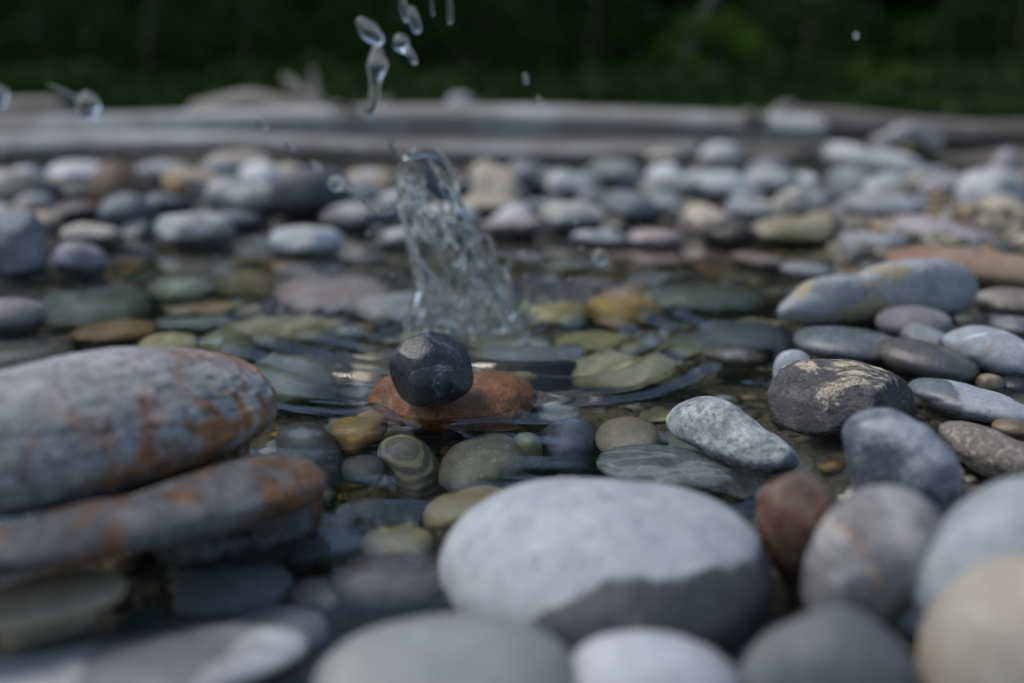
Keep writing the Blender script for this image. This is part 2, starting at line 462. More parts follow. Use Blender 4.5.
SO('cream and black banded rock', 'with a split, flaky face at right of the pool',
   [(766, 388), (775, 370), (793, 363), (818, 360), (863, 361), (880, 366), (908, 376), (920, 392), (922, 412), (890, 422), (843, 434), (815, 441), (785, 433), (768, 418)],
   (.05, .05, .055), (.15, .14, .13), n=64, k=.75, zb=-.008, p=2.6, rough=.06, ridge=.03, facets=9, fcut=.82,
   mat=dict(crust=dict(col=(.50, .44, .33), t=.63, up=6, scale=30, amt=.95), rust=dict(t=.57, scale=25, amt=.8, col=(.33, .20, .05)), bump=.7, pits=.4, grain=.5, wet=.02, wetdark=.5))
SO('pink-grey egg stone', 'standing between the red-brown stone and the right edge boulder',
   [(880, 484), (915, 491), (938, 508), (946, 530), (938, 562), (915, 600), (880, 632), (840, 640), (808, 618), (803, 588), (811, 550), (826, 515), (850, 492)],
   (.19, .18, .185), (.46, .44, .43), n=48, k=.8, zb=-.008, p=2.3, rough=.03,
   mat=dict(contrast=.08, rust=dict(t=.56, amt=.7, scale=34, col=(.42, .27, .17)), speck=dict(col=(.10, .09, .10), t=.58, amt=.55, scale=130), grain=.35, wet=.004))
S('red-brown wet stone', 'leaning down behind the pink-grey egg stone', 803, 528, 46, 56, (.22, .09, .06), (.13, .12, .085), tilt=25, n=36, zb=-.008, k=.7, facets=5,
  mat=dict(bands=dict(col=(.30, .22, .15), scale=22, dist=8, amt=.6), always_wet=True, wetdark=.6, scale=26, bump=.5, crust=dict(col=(.10, .11, .07), t=.55, scale=22)))
SO('smooth grey-blue boulder', 'cut by the right edge above the beige one',
   [(1024, 478), (990, 487), (955, 513), (930, 550), (912, 595), (912, 630), (935, 655), (1000, 680), (1090, 660), (1150, 590), (1140, 520), (1090, 484)],
   (.30, .34, .37), (.39, .42, .44), name='boulder', n=40, zb=-.008, k=.8, p=2.3, rough=.03, mat=dict(grain=.18, wet=.0, scale=18))
S('blurred beige boulder', 'nearest the lens in the bottom right corner', 1050, 690, 138, 132, 'beige', (.45, .41, .35), name='boulder', n=36, zb=-.03, k=.7, p=2.2, mat=dict(wet=None, grain=.12))
SO('dark slate stone with a peaked top', 'blurred at the bottom edge right of centre',
   [(738, 690), (752, 660), (790, 626), (828, 604), (850, 604), (885, 622), (910, 648), (926, 690), (915, 740), (830, 760), (750, 740)],
   (.11, .12, .125), (.16, .165, .165), n=36, zb=-.015, k=.7, p=2.2, mat=dict(wet=None, grain=.2))
S('pale lilac rounded stone', 'blurred at the bottom edge below the oval boulder', 652, 694, 90, 62, (.40, .41, .45), (.45, .455, .48), n=36, zb=-.015, k=.8, mat=dict(wet=None, grain=.12))
S('large grey-green boulder', 'out of focus at the bottom edge, left of centre', 448, 700, 134, 84, (.22, .23, .225), (.27, .275, .27), name='boulder', n=40, zb=-.02, k=.8, p=2.4, mat=dict(wet=-.01, grain=.15))
SO('lilac-white slab with a dark band', 'in the bottom left corner', [(-130, 690), (-80, 645), (0, 629), (45, 627), (90, 631), (180, 640), (230, 650), (272, 668), (310, 700), (280, 740), (100, 760), (-80, 745)],
   (.40, .41, .44), (.28, .28, .30), name='boulder', n=44, zb=-.02, k=.7, p=2.4, rough=.02, mat=dict(wet=None, patch=[(1, .2, 0, .006), (-1, .3, 0, .046)], wetdark=.5, wetrough=.3, scale=9, contrast=.05, grain=.2))
S('long beige stone', 'half under water at the left edge below the slab', 40, 602, 86, 33, (.44, .37, .26), (.36, .30, .20), n=40, zb=.008, k=.7, p=2.5, mat=dict(wet=None, grain=.2))
# ---- submerged near stones ------------------------------------------------------------------
SO('banded grey-green pebble', 'under clear water in front of the orange rock', [(378, 440), (396, 433), (411, 434), (428, 445), (443, 465), (448, 482), (441, 497), (421, 506), (401, 496), (386, 472), (375, 455)],
   (.12, .125, .10), (.08, .085, .075), sub=True, top=-.004, n=40, k=1., mat=dict(bands=dict(col=(.46, .43, .30), scale=30, dist=4, amt=.8), bump=.5))
SO('dark olive-grey cobble', 'under water right of the banded pebble', [(440, 470), (448, 452), (470, 436), (500, 430), (521, 439), (528, 455), (521, 470), (490, 483), (455, 491), (441, 482)],
   (.115, .11, .085), (.075, .075, .065), sub=True, top=-.004, n=36, k=.8, p=2.6, mat=dict(speck=SPK_W, grain=.25))
S('small grey-olive pebble', 'right of the dark olive-grey cobble', 526, 450, 18, 19, 'olive', 'green', sub=True, top=-.004)
S('indigo round pebble', 'mirroring the sky left of the brownish one', 570, 443, 31, 27, (.10, .12, .17), (.055, .065, .09), sub=True, top=-.004, n=32)
S('brownish flat-topped pebble', 'between the indigo pebble and the white wedge stone', 629, 437, 35, 21, (.24, .21, .18), (.17, .15, .12), sub=True, top=-.004, n=32)
S('thin dark disc pebble', 'right of the orange rock', 557, 412, 25, 9, 'green', 'grey', sub=True, top=-.014)
S('flat olive pebble', 'broad and smooth in the pool behind the wedge stone', 624, 369, 61, 17, (.185, .175, .095), (.14, .135, .08), sub=True, top=-.004, n=36, p=2.3, k=1, mat=dict(grain=.15))
S('glossy brown-grey pebble', 'right of the flat olive pebble', 733, 369, 33, 17, (.21, .18, .15), (.30, .28, .26), zb=-.03, n=30, mat=dict(always_wet=True, wetdark=.7))
SO('charcoal smooth pebble', 'under water beside the right end of the big grey boulder', [(276, 430), (301, 421), (318, 424), (336, 437), (349, 466), (346, 483), (330, 489), (306, 478), (283, 462), (274, 445)],
   (.075, .085, .085), (.05, .055, .06), sub=True, top=-.004, n=36, mat=dict(grain=.2))
S('tiny black pebble', 'between the charcoal and the banded pebble', 364, 469, 23, 15, 'dark', 'dgreen', sub=True, top=-.014)
SO('amber-brown pebble', 'left in front of the orange rock', [(327, 428), (356, 415), (381, 408), (394, 412), (390, 424), (366, 446), (351, 455), (338, 444)], (.24, .15, .06), (.15, .105, .055), sub=True, top=-.004, n=32)
SO('tapered tan-olive pebble', 'left of the oval boulder, half under its edge', [(423, 511), (456, 492), (491, 483), (509, 488), (500, 505), (456, 526), (431, 530)], (.24, .20, .11), (.17, .15, .09), sub=True, top=-.014, n=30)
S('dark blue-grey flat pebble', 'under water right of the rust-streaked slab', 322, 543, 46, 20, (.075, .09, .10), (.05, .06, .065), tilt=9, sub=True, top=-.014, n=30)
S('mottled yellow-grey pebble', 'beside the dark blue-grey flat pebble', 398, 543, 40, 17, (.26, .23, .13), (.09, .09, .07), sub=True, top=-.014, n=30, mat=dict(crust=dict(col=(.30, .27, .17), t=.55, scale=45)))
S('purple-brown stone', 'with a pinkish right end, breaking the water left of the oval boulder', 396, 597, 66, 36, (.17, .125, .11), (.36, .31, .31), n=36, zb=-.03, k=.8, mat=dict(wet=.012, scale=15))
S('bottle-green pebble', 'between the long beige stone and the sunken blue stone', 142, 621, 23, 16, 'dgreen', 'green', sub=True, top=-.004)
S('sunken slate-blue cobble', 'under the sky reflection at lower left', 235, 592, 62, 30, 'bluegrey', (.12, .14, .17), sub=True, top=-.014, n=30)
S('sunken violet-grey cobble', 'in front of the sunken slate-blue one', 275, 632, 52, 26, (.17, .17, .20), 'bluegrey', sub=True, top=-.014, n=30)
S('sunken brown-grey pebble', 'right of the sunken slate-blue cobble', 318, 594, 30, 17, 'brown', 'grey', sub=True, top=-.014)
S('smoke-grey pebble', 'under the end of the rust-streaked slab', 205, 566, 36, 13, 'bluegrey', 'green', sub=True, top=-.014)
# ---- middle water ---------------------------------------------------------------------------
S('tan oval pebble', 'just behind the crest of the big grey boulder', 166, 344, 30, 12, (.33, .29, .17), (.26, .23, .14), sub=True)
S('dark olive disc', 'behind the right end of the big grey boulder', 228, 345, 32, 17, (.14, .135, .09), (.10, .10, .075), sub=True)
S('long olive-yellow stone', 'under water left of the splash foot', 287, 326, 60, 14, (.19, .17, .095), (.14, .135, .085), sub=True, tilt=-3, n=26)
S('little white domed pebble', 'poking up left of the rough black stone', 345, 345, 21, 15, (.38, .40, .42), (.28, .30, .31), zb=-.03, n=20, mat=dict(always_wet=True, wetdark=.75))
S('dark green sunken slab', 'in front of the long olive-yellow stone', 290, 378, 52, 27, (.065, .085, .07), (.09, .105, .085), sub=True, n=30)
S('sage-grey oval stone', 'under water left of the middle of the pool', 182, 287, 34, 13, (.20, .21, .17), (.15, .165, .14), sub=True)
S('black-green slab', 'under water at left above the brown sliver', 92, 306, 62, 22, (.06, .075, .065), (.09, .105, .09), sub=True, n=26)
S('narrow brown sliver', 'behind the crest of the big grey boulder at left', 115, 331, 42, 10, (.20, .13, .07), 'brown', sub=True, tilt=12)
S('slim teal-grey stone', 'behind the tan oval pebble', 192, 322, 40, 7, (.10, .13, .13), 'green', sub=True)
S('slim brown-olive stone', 'between the sage-grey oval and the slim teal one', 207, 307, 46, 6, 'olive', 'brown', sub=True)
S('chestnut sunken stone', 'right of the sage-grey oval stone', 250, 284, 36, 15, (.15, .11, .075), 'olive', sub=True)
S('yellow-ochre cobble', 'tilted under the ripples right of the splash', 625, 308, 40, 19, (.33, .20, .06), (.17, .13, .085), sub=True, tilt=-14, n=28, mat=dict(rust=dict(t=.55, amt=.8, col=(.45, .20, .03))))
S('long olive-brown stone', 'behind the flat olive pebble', 592, 340, 50, 11, (.22, .19, .09), (.16, .15, .08), sub=True, tilt=-2)
S('long dark-green stone', 'under water behind the ripples at right', 702, 298, 66, 13, (.06, .08, .07), (.085, .10, .09), sub=True)
S('long pinkish stone', 'lying behind the long dark-green one', 662, 272, 55, 11, (.34, .24, .20), (.27, .21, .18), zb=-.04, mat=dict(always_wet=True, wetdark=.75))
S('ink-blue sunken stone', 'left of the black banded rock', 742, 336, 54, 16, (.055, .07, .085), (.08, .095, .11), sub=True)
S('honey-coloured pebble', 'at the right foot of the splash', 556, 311, 32, 11, (.34, .25, .11), 'olive', sub=True, tilt=12)
S('thin pale-blue slab', 'right behind the rough black stone, coloured as a sky reflection', 530, 367, 47, 8, (.27, .30, .33), 'bluegrey', zb=-.025, mat=dict(always_wet=True, wetdark=.8))  # sky reflection on the water film, put into the slab's pale-blue colour
S('brown-lilac sunken stone', 'at the left foot of the splash', 330, 292, 62, 17, (.20, .16, .15), (.26, .22, .21), sub=True)
S('dove-grey sunken stone', 'touching the splash foot on the left', 392, 305, 40, 15, (.24, .23, .22), 'grey', sub=True)
S('mauve stone', 'cut by the left edge above the big grey boulder', 8, 318, 40, 20, (.26, .23, .27), 'purple', zb=-.006)
S('dull brown stone', 'at the left edge right behind the big boulder', 20, 350, 52, 16, (.13, .11, .10), 'dgreen', sub=True)
S('green-grey pebble', 'sunken between the two foot stones of the splash and the black stone', 430, 338, 30, 12, 'green', 'olive', sub=True)
S('buff pebble', 'sunken right of the rough black stone', 500, 342, 30, 12, (.27, .24, .16), 'olive', sub=True)
S('white-flecked pebble', 'by the right ripples near the honey pebble', 527, 345, 20, 10, 'pale', 'tan', sub=True)
S('moss-green slab', 'sunken between the ink-blue stone and the flat olive pebble', 690, 345, 32, 10, 'olive', 'green', sub=True)
# ---- right bank -----------------------------------------------------------------------------
SO('long blue-grey stone with yellow patches', 'slanting on the right bank', [(777, 317), (793, 302), (855, 280), (918, 262), (943, 258), (965, 264), (979, 278), (978, 296), (960, 309), (918, 313), (868, 323), (818, 328), (786, 326)],
   (.25, .265, .28), (.37, .385, .39), n=40, k=.35, slope=.13, zb=-.006, mat=dict(crust=dict(col=(.36, .29, .14), t=.51, scale=16, amt=.8), wet=.006, speck=SPK_D))
S('purplish small egg', 'in front of the long blue-grey stone', 914, 323, 39, 17, (.21, .19, .21), (.15, .14, .155), n=30, zb=-.006, mat=dict(speck=SPK_W, wet=.0))
S('dark wide stone', 'left below the purplish small egg', 850, 345, 56, 19, (.12, .135, .15), (.22, .23, .24), n=30, zb=-.006, mat=dict(speck=SPK_W, always_wet=True, wetdark=.75), tilt=-3)
S('brown-backed dark stone', 'right of the dark wide stone', 928, 361, 53, 21, (.10, .105, .115), (.13, .115, .095), n=30, zb=-.006, tilt=-12, mat=dict(always_wet=True, wetdark=.8))
SO('blue-white stone with an orange end', 'at the right edge', [(943, 343), (957, 332), (975, 326), (998, 329), (1024, 339), (1055, 360), (1045, 380), (1010, 382), (975, 370), (952, 358)],
   (.33, .355, .385), (.22, .235, .26), n=34, k=.7, zb=-.006, mat=dict(rust=dict(t=.56, amt=.9, col=(.42, .19, .05), scale=16), veins=dict(col=(.5, .53, .58), scale=18, w=.03)))
S('rusty-red long stone', 'running out of the right edge', 985, 270, 100, 22, (.25, .125, .08), (.36, .29, .20), n=34, zb=-.006, k=.4, tilt=-3, mat=dict(wet=.0, scale=9))
S('brown pale-topped stone', 'under the rusty-red long stone at the edge', 1012, 303, 38, 15, (.17, .145, .12), (.33, .31, .28), n=24, zb=-.006)
S('lilac-grey pebble', 'at the right edge above the blue-white stone', 1016, 326, 27, 10, 'lilac', 'grey', zb=-.006)
S('olive-dark pebble', 'between the purplish egg and the lilac-grey pebble', 968, 320, 19, 9, 'olive', 'dark', zb=-.006)
SO('grey stone with a dark wet spot', 'at right, in front of the brown-backed stone', [(908, 384), (920, 379), (943, 378), (978, 385), (1018, 397), (1040, 410), (1030, 424), (980, 426), (948, 422), (922, 410)],
   (.29, .31, .34), (.36, .385, .41), n=36, k=.7, zb=-.006, p=2.2, mat=dict(wet=None, patch=[(-1, 0, 0, -.018)], wetdark=.4, grain=.2))
SO('brown speckled granular stone', 'at the right edge beside the navy cobble', [(938, 427), (958, 421), (983, 424), (1008, 433), (1040, 448), (1060, 470), (1030, 486), (993, 484), (970, 470), (948, 450)],
   (.19, .165, .135), (.27, .24, .20), n=40, k=.7, zb=-.006, mat=dict(speck=dict(col=(.42, .38, .32), t=.56, amt=.7, scale=260), bump=.8, grain=.4, wet=.0))
S('small orange-tan pebble', 'at the right edge on the brown speckled stone', 1013, 428, 22, 10, (.42, .28, .14), (.40, .33, .24), zb=.0, n=20)
S('little tan-brown nub', 'above the dark wet spot', 990, 385, 16, 11, (.24, .19, .13), 'tan', zb=-.006)
S('dark blue pebble', 'right of the little tan-brown nub', 1016, 386, 22, 10, 'navy', 'dark', zb=-.006)
S('chalky cone stone', 'behind the left end of the banded rock', 793, 371, 20, 21, (.33, .36, .38), (.25, .28, .29), n=20, zb=-.006, mat=dict(wet=.0))
S('dark sunken wedge', 'in front of the cream and black banded rock', 800, 470, 34, 14, (.10, .095, .085), 'green', sub=True)
S('dark brown gap stone', 'in the gap between navy cobble and speckled stone', 960, 500, 26, 18, 'dark', 'brown', zb=-.006)
S('slate gap stone', 'between the oval boulder and the red-brown stone', 778, 500, 24, 16, 'dark', 'grey', zb=-.006)
# ---- far bank, right ----------------------------------------------------------------------
FAR_R = [
 ('pale mauve long stone', 'on the right bank behind the rusty-red one', 945, 236, 58, 16, 'lilac', 'pink', -8),
 ('stone-grey rounded cobble', 'left of the pale mauve long stone', 873, 248, 39, 16, 'pale', 'grey', 4),
 ('sandy olive cobble', 'left of the stone-grey cobble', 796, 232, 46, 16, 'tan', 'olive', 5),
 ('pewter flat stone', 'at the water in front of the sandy olive cobble', 810, 273, 31, 10, 'bluegrey', 'grey', 0),
 ('powder-blue pebble', 'behind the left tip of the long blue-grey stone', 828, 288, 26, 9, 'pale', 'bluegrey', 8),
 ('round two-tone cobble', 'right behind the splash, its underside dark', 530, 183, 20, 18, 'pale', 'dark', 0),
 ('chalk-white cobble', 'right of the round two-tone cobble', 568, 189, 23, 18, 'white', 'pale', 0),
 ('sage domed cobble', 'right of the chalk-white cobble', 612, 177, 29, 18, 'pale', 'green', 0),
 ('cream small cobble', 'in front of the driftwood right of the sage dome', 664, 161, 19, 10, 'cream', 'tan', 0),
 ('rosy pale cobble', 'tallest in front of the driftwood right of centre', 722, 158, 22, 16, 'white', 'pink', 0),
 ('sky-blue pale cobble', 'below the rosy pale cobble', 722, 188, 28, 15, 'white', 'lilac', 0),
 ('grey-green flat cobble', 'left of the sky-blue pale cobble', 668, 191, 33, 14, 'grey', 'olive', 0),
 ('steel-blue cobble', 'in front of the sage domed cobble', 630, 208, 29, 16, 'bluegrey', 'grey', 0),
 ('broad white-tan cobble', 'below the chalk-white cobble', 571, 218, 35, 17, 'white', 'tan', 0),
 ('ash-grey cobble', 'right below the sky-blue pale cobble', 746, 214, 25, 15, 'pale', 'grey', 0),
 ('near-black brown cobble', 'below the ash-grey cobble', 731, 236, 28, 12, 'brown', 'black', 0),
 ('silver cobble', 'right of the sky-blue pale cobble', 772, 184, 30, 15, 'pale', 'lilac', 0),
 ('stone-coloured cobble', 'below the silver cobble', 800, 203, 30, 17, 'cream', 'grey', 8),
 ('pearl-grey broad cobble', 'behind the stone-grey rounded cobble', 886, 208, 42, 17, 'pale', 'bluegrey', 3),
 ('tawny cobble', 'behind the splash on the right', 494, 208, 36, 13, 'cream', 'tan', 0),
 ('fawn small cobble', 'behind the tawny cobble', 492, 186, 27, 12, 'pale', 'grey', 0),
 ('buff low cobble', 'in front of the tawny cobble', 508, 229, 36, 12, 'pink', 'grey', 0),
 ('pinkish small cobble', 'in the middle in front of the steel-blue cobble', 656, 240, 28, 11, 'pink', 'pale', 0),
 ('drab olive cobble', 'left of the ash-grey cobble', 690, 214, 25, 13, 'olive', 'grey', 0),
 ('russet small cobble', 'by the far bank at right', 922, 148, 20, 13, 'tan', 'brown', 0),
 ('dusky lilac cobble', 'right of the pearl-grey broad cobble', 945, 190, 30, 13, 'lilac', 'purple', 0),
 ('pale upright stone', 'near the right edge below the brown bank', 1006, 172, 14, 24, 'lilac', 'pink', 0),
 ('muted violet cobble', 'at the right edge under the pale upright stone', 990, 205, 36, 13, 'purple', 'grey', 0),
 ('dim umber cobble', 'at the right edge above the pale mauve long stone', 1005, 228, 26, 11, 'brown', 'olive', 0),
 ('gunmetal cobble', 'left of the pearl-grey broad cobble', 842, 196, 22, 12, 'bluegrey', 'dark', 0),
 ('bluish low cobble', 'in front of the broad white-tan cobble', 600, 240, 30, 10, 'bluegrey', 'pale', 0),
 ('umber flat cobble', 'at the water left of the pewter flat stone', 758, 262, 30, 9, 'brown', 'grey', 0),
 ('ivory cobble', 'behind the gunmetal cobble', 855, 178, 24, 10, 'cream', 'pale', 0),
]
for ph, cl, x, y, hx, hy, a, b_, t in FAR_R:
    S(ph, cl, x, y, hx, hy, a, b_, tilt=t + rnd.uniform(-9, 9), zb=-.006, n=16, k=.7, rough=.085, lump=1.3, facets=6, fcut=.82, mat=dict(wetdark=.3, wet=rnd.uniform(.01, .035) if y < 240 else .01, scale=rnd.uniform(9, 18), grain=.25, rust=dict(t=.66, amt=.5, scale=10, col=(.32, .22, .10))))
SO('long slanting whitish stone', 'pointing down to the right on the far bank', [(822, 152), (838, 142), (870, 154), (922, 168), (937, 178), (925, 187), (870, 176), (830, 165)], 'white', 'pale', zb=-.006, k=.5, n=20, mat=dict(wet=.01))
# ---- far bank, left -----------------------------------------------------------------------
FAR_L = [
 ('tan-footed white cobble', 'at the left edge of the far bank', 8, 190, 33, 20, 'pale', 'tan', 0),
 ('broad whitish cobble', 'right of the tan-footed white cobble', 82, 176, 38, 15, 'white', 'lilac', 0),
 ('coal-dark cobble', 'under the broad whitish cobble', 86, 196, 26, 13, 'dark', 'dgreen', 0),
 ('grey cobble with a tan blotch', 'right of the coal-dark cobble', 128, 189, 29, 13, 'grey', 'tan', 0),
 ('ochre-footed pale stone', 'long and sloping on the far left bank', 204, 187, 48, 14, 'pale', 'ochre', -12),
 ('sand-pink cobble', 'against the driftwood left of the dark boulder', 241, 165, 34, 14, 'cream', 'pink', 0),
 ('bleached cobble', 'left of the dark boulder', 255, 202, 29, 19, 'white', 'bluegrey', 0),
 ('tan saddle cobble', 'right of the dark boulder', 369, 186, 29, 16, 'tan', 'pale', 0),
 ('grey-mauve cobble', 'in front of the tan saddle cobble', 361, 217, 41, 16, 'pale', 'purple', 0),
 ('clean white cobble', 'standing in the water in front of the dark boulder', 306, 242, 37, 16, 'white', 'pale', 0),
 ('tall blue-violet cobble', 'cut by the left edge', 16, 246, 36, 36, (.24, .25, .285), 'purple', 0),
 ('plum cobble', 'standing in the water right of the tall blue-violet one', 80, 261, 28, 18, (.20, .18, .23), 'lilac', 0),
 ('cream-grey cobble', 'behind the plum cobble', 93, 237, 34, 12, 'pale', 'cream', 0),
 ('slate-blue small cobble', 'left of the pale pair on the far left bank', 126, 212, 26, 12, 'bluegrey', 'navy', 0),
 ('broad dusty cobble', 'in the middle of the far left bank', 196, 231, 44, 19, 'pale', 'pink', 0),
 ('earth-brown cobble', 'left of the slate-blue small cobble', 70, 215, 36, 11, 'brown', 'purple', 0),
 ('umber low cobble', 'at the left edge above the blue-violet cobble', 14, 213, 34, 9, 'brown', 'tan', 0),
 ('iron-grey cobble', 'between the ochre-footed stone and the broad dusty cobble', 165, 206, 30, 11, 'bluegrey', 'grey', 0),
 ('faded cobble', 'behind the ochre-footed pale stone', 165, 172, 30, 11, 'pale', 'grey', 0),
 ('stone-dark low cobble', 'right of the broad dusty cobble', 238, 222, 26, 11, 'dark', 'bluegrey', 0),
 ('pale low cobble', 'left of the splash in the water', 405, 238, 30, 11, 'pale', 'tan', 0),
]
for ph, cl, x, y, hx, hy, a, b_, t in FAR_L:
    S(ph, cl, x, y, hx, hy, a, b_, tilt=t + rnd.uniform(-9, 9), zb=-.006, n=16, k=.7, rough=.085, lump=1.3, facets=6, fcut=.82, mat=dict(wetdark=.3, wet=rnd.uniform(.01, .032) if y < 240 else .01, scale=rnd.uniform(9, 18), grain=.25, rust=dict(t=.66, amt=.4, scale=10, col=(.32, .22, .10))))
S('round dark boulder', 'on the far bank left of the splash', 311, 194, 41, 29, (.055, .055, .07), (.10, .10, .125), name='boulder', zb=-.006, n=22, k=.8, mat=dict(wet=.03))

# ---- filler stones between the traced ones ------------------------------------------------
NAMED = [s for s in STONES]
COLN = {'pale': 'pale grey', 'grey': 'mid-grey', 'bluegrey': 'blue-grey', 'tan': 'tan', 'brown': 'brown', 'olive': 'olive', 'green': 'grey-green', 'purple': 'purplish',
        'dark': 'dark', 'white': 'whitish', 'cream': 'cream', 'lilac': 'lilac', 'pink': 'pinkish'}
used_labels = set()
def filler_label(c, cn, size, ratio):
    d = sorted(NAMED, key=lambda s: (s['c'][0] - c[0]) ** 2 + ((s['c'][1] - c[1]) * .8) ** 2)
    def rel(s):
        dx, dy = c[0] - s['c'][0], c[1] - s['c'][1]
        if abs(dx) > abs(dy): return 'left of' if dx < 0 else 'right of'
        return 'behind' if dy > 0 else 'in front of'
    sh = 'flat' if ratio < .45 else ('rounded' if ratio < .62 else 'plump')
    for i in range(0, 8):
        for form in (0, 1):
            s = d[i]
            if form == 0: l = f"{size} {COLN[cn]} {sh} pebble {rel(s)} the {s['ph']}"
            else: l = f"{size} {COLN[cn]} {sh} pebble {rel(s)} the {s['ph'].split(' with ')[0]}, near the {d[i+1]['ph'].split(' with ')[0]}"
            if len(l.split()) <= 16 and l not in used_labels:
                used_labels.add(l); return l
    return f"{size} {COLN[cn]} {sh} pebble lying near the {d[0]['ph']}"

foot = [(s['c'][0], s['c'][1], s['r'][0], s['r'][1]) for s in STONES]
def free(x, y, r, gap=.82):
    for fx, fy, a, b2 in foot:
        if ((x - fx) / (a + r)) ** 2 + ((y - fy) / (b2 + r)) ** 2 < gap: return False
    return True
fill_n = 0
tries = 0
pal_far = ['pale', 'grey', 'bluegrey', 'tan', 'pale', 'white', 'cream', 'white', 'tan', 'brown', 'grey', 'dark']
pal_near = ['olive', 'green', 'grey', 'brown', 'bluegrey', 'green', 'dark', 'tan']
BAND = [(.46, 1.0, 95, .009, .028), (1.0, 1.55, 48, .016, .042), (1.5, 2.3, 140, .018, .062)]
for (y0, y1, cnt, r0, r1) in BAND:
    got = 0; tries = 0
    while got < cnt and tries < 9000:
        tries += 1
        y = math.sqrt(rnd.uniform(y0 ** 2, y1 ** 2)); x = rnd.uniform(-.54, .54) * y
        r = rnd.uniform(r0, r1)
        if not free(x, y, r * .9, .82 if y < 1.5 else .58): continue
        if y < 1.0 and (x + .038) ** 2 + (y - .9) ** 2 < .03 ** 2: continue
        right_bank = x > .27 * y
        emer = (y > 1.5) or (right_bank and y > .7)
        ratio = rnd.uniform(.45, .95) if emer else rnd.uniform(.35, .7); rz = r * ratio
        cn = rnd.choice(pal_far if emer else pal_near)
        c1 = C[cn] if emer else tuple(v * 1.75 for v in C[cn]); kf = rnd.uniform(.55, 1.3); c2 = tuple(v * kf for v in c1)
        bed = float(ground_z(np.array([x]), np.array([y]))[0])
        zc = bed + rz * .75 if not emer else -.014 + rz * rnd.uniform(.55, .85)
        if not emer: zc = min(zc, -.008 - rz)
        seed = 5000 + fill_n * 13
        m = stone_mat('pebble_' + str(fill_n), c1, c2, seed, scale=rnd.uniform(14, 40), wet=rnd.uniform(.004, .03) if emer else None, wetdark=.32, grain=.25)
        V, Fc = cube_sphere(14 if y < 1.2 else 10)
        p = rnd.uniform(2.0, 2.6)
        ca = rnd.uniform(0, math.pi)
        P = V * ((np.abs(V) ** p).sum(1) ** (-1 / p))[:, None]
        asp = rnd.uniform(.65, .95)
        P = P * [r, r * asp, rz]
        rf = np.random.default_rng(seed)
        for _ in range(3):
            q_ = rf.normal(size=3); q_ /= np.linalg.norm(q_); pr_ = P @ q_; P = P - q_ * np.clip(pr_ - pr_.max() * rf.uniform(.74, .9), 0, None)[:, None] * .8
        P = P * (1 + .10 * Lump(seed)(V, .5) + .05 * Lump(seed + 1)(V, 1.1))[:, None]
        Rm = np.array([[math.cos(ca), -math.sin(ca), 0], [math.sin(ca), math.cos(ca), 0], [0, 0, 1]])
        tl = rnd.uniform(-.4, .4)
        Rt = np.array([[math.cos(tl), 0, -math.sin(tl)], [0, 1, 0], [math.sin(tl), 0, math.cos(tl)]])
        P = P @ Rt.T @ Rm.T
        o = link_mesh('pebble', P, Fc, m); o.location = (x, y, zc)
        size = 'tiny' if r < .016 else ('small' if r < .03 else ('medium' if r < .045 else 'broad'))
        tag(o, filler_label((x, y), cn, size, ratio), 'stone', G_ST)
        if emer and y < 1.5: WATERSTONES.append((P + [x, y, zc], Fc))
        foot.append((x, y, r, r * asp)); got += 1; fill_n += 1

# ------------------------------------------------------------------ ground
def axis(lo_f, hi_f, step, lo, hi, grow=1.16):
    core = list(np.arange(lo_f, hi_f + 1e-6, step))
    d = step; v = core[-1]
    while v < hi: d *= grow; v += d; core.append(min(v, hi))
    d = step; v = core[0]; pre = []
    while v > lo: d *= grow; v -= d; pre.append(max(v, lo))
    return np.array(pre[::-1] + core)
def grid_mesh(name, xs, ys, zfun, mat):
    X, Y = np.meshgrid(xs, ys); X = X.ravel(); Y = Y.ravel()
    Z = zfun(X, Y)
    nx, ny = len(xs), len(ys)
    i = np.arange((nx - 1) * (ny - 1)); r, c = i // (nx - 1), i % (nx - 1); a = r * nx + c
    Fq = np.stack([a, a + 1, a + nx + 1, a + nx], 1)
    return link_mesh(name, np.stack([X, Y, Z], 1), Fq, mat)

b = MB('riverbed_gravel'); co, raw = b.coord(3)
vo = N(b.nt, 'ShaderNodeTexVoronoi'); b.l(raw, vo.inputs['Vector']); vo.inputs['Scale'].default_value = 120
n1 = b.noise(raw, 9, 6, .6); n2 = b.noise(raw, 60, 6, .7)
col = b.mix(b.step(n1, .35, .65), (.07, .063, .042), (.13, .115, .08))
hv = N(b.nt, 'ShaderNodeSeparateColor'); b.l(vo.outputs['Color'], hv.inputs[0])
col = b.mix(b.math('MULTIPLY', hv.outputs[0], .7), col, (.10, .09, .065))
col = b.mix(b.step(n2, .5, .7, 0, .6), col, (.05, .045, .04))
sy = N(b.nt, 'ShaderNodeSeparateXYZ'); b.l(raw, sy.inputs[0])
gm = b.noise(raw, .9, 5, .6)
yy = b.math('ADD', sy.outputs[1], b.math('MULTIPLY', gm, 2.))
col = b.mix(b.step(yy, 2.6, 4.2), col, b.mix(b.step(n2, .35, .7), (.10, .085, .07), (.19, .17, .145)))
col = b.mix(b.step(yy, 4.2, 5.4), col, b.mix(b.step(n2, .4, .7), (.012, .014, .009), (.02, .026, .011)))
hb = b.math('ADD', b.math('MULTIPLY', vo.outputs['Distance'], -1.2), n2)
b.bsdf(col, .7, b.bump(hb, .6, .008))
grd = grid_mesh('riverbed', axis(-1.2, 1.2, .03, -400, 400), axis(-.2, 3.6, .03, -300, 500), ground_z, b.m)
tag(grd, kind='structure')

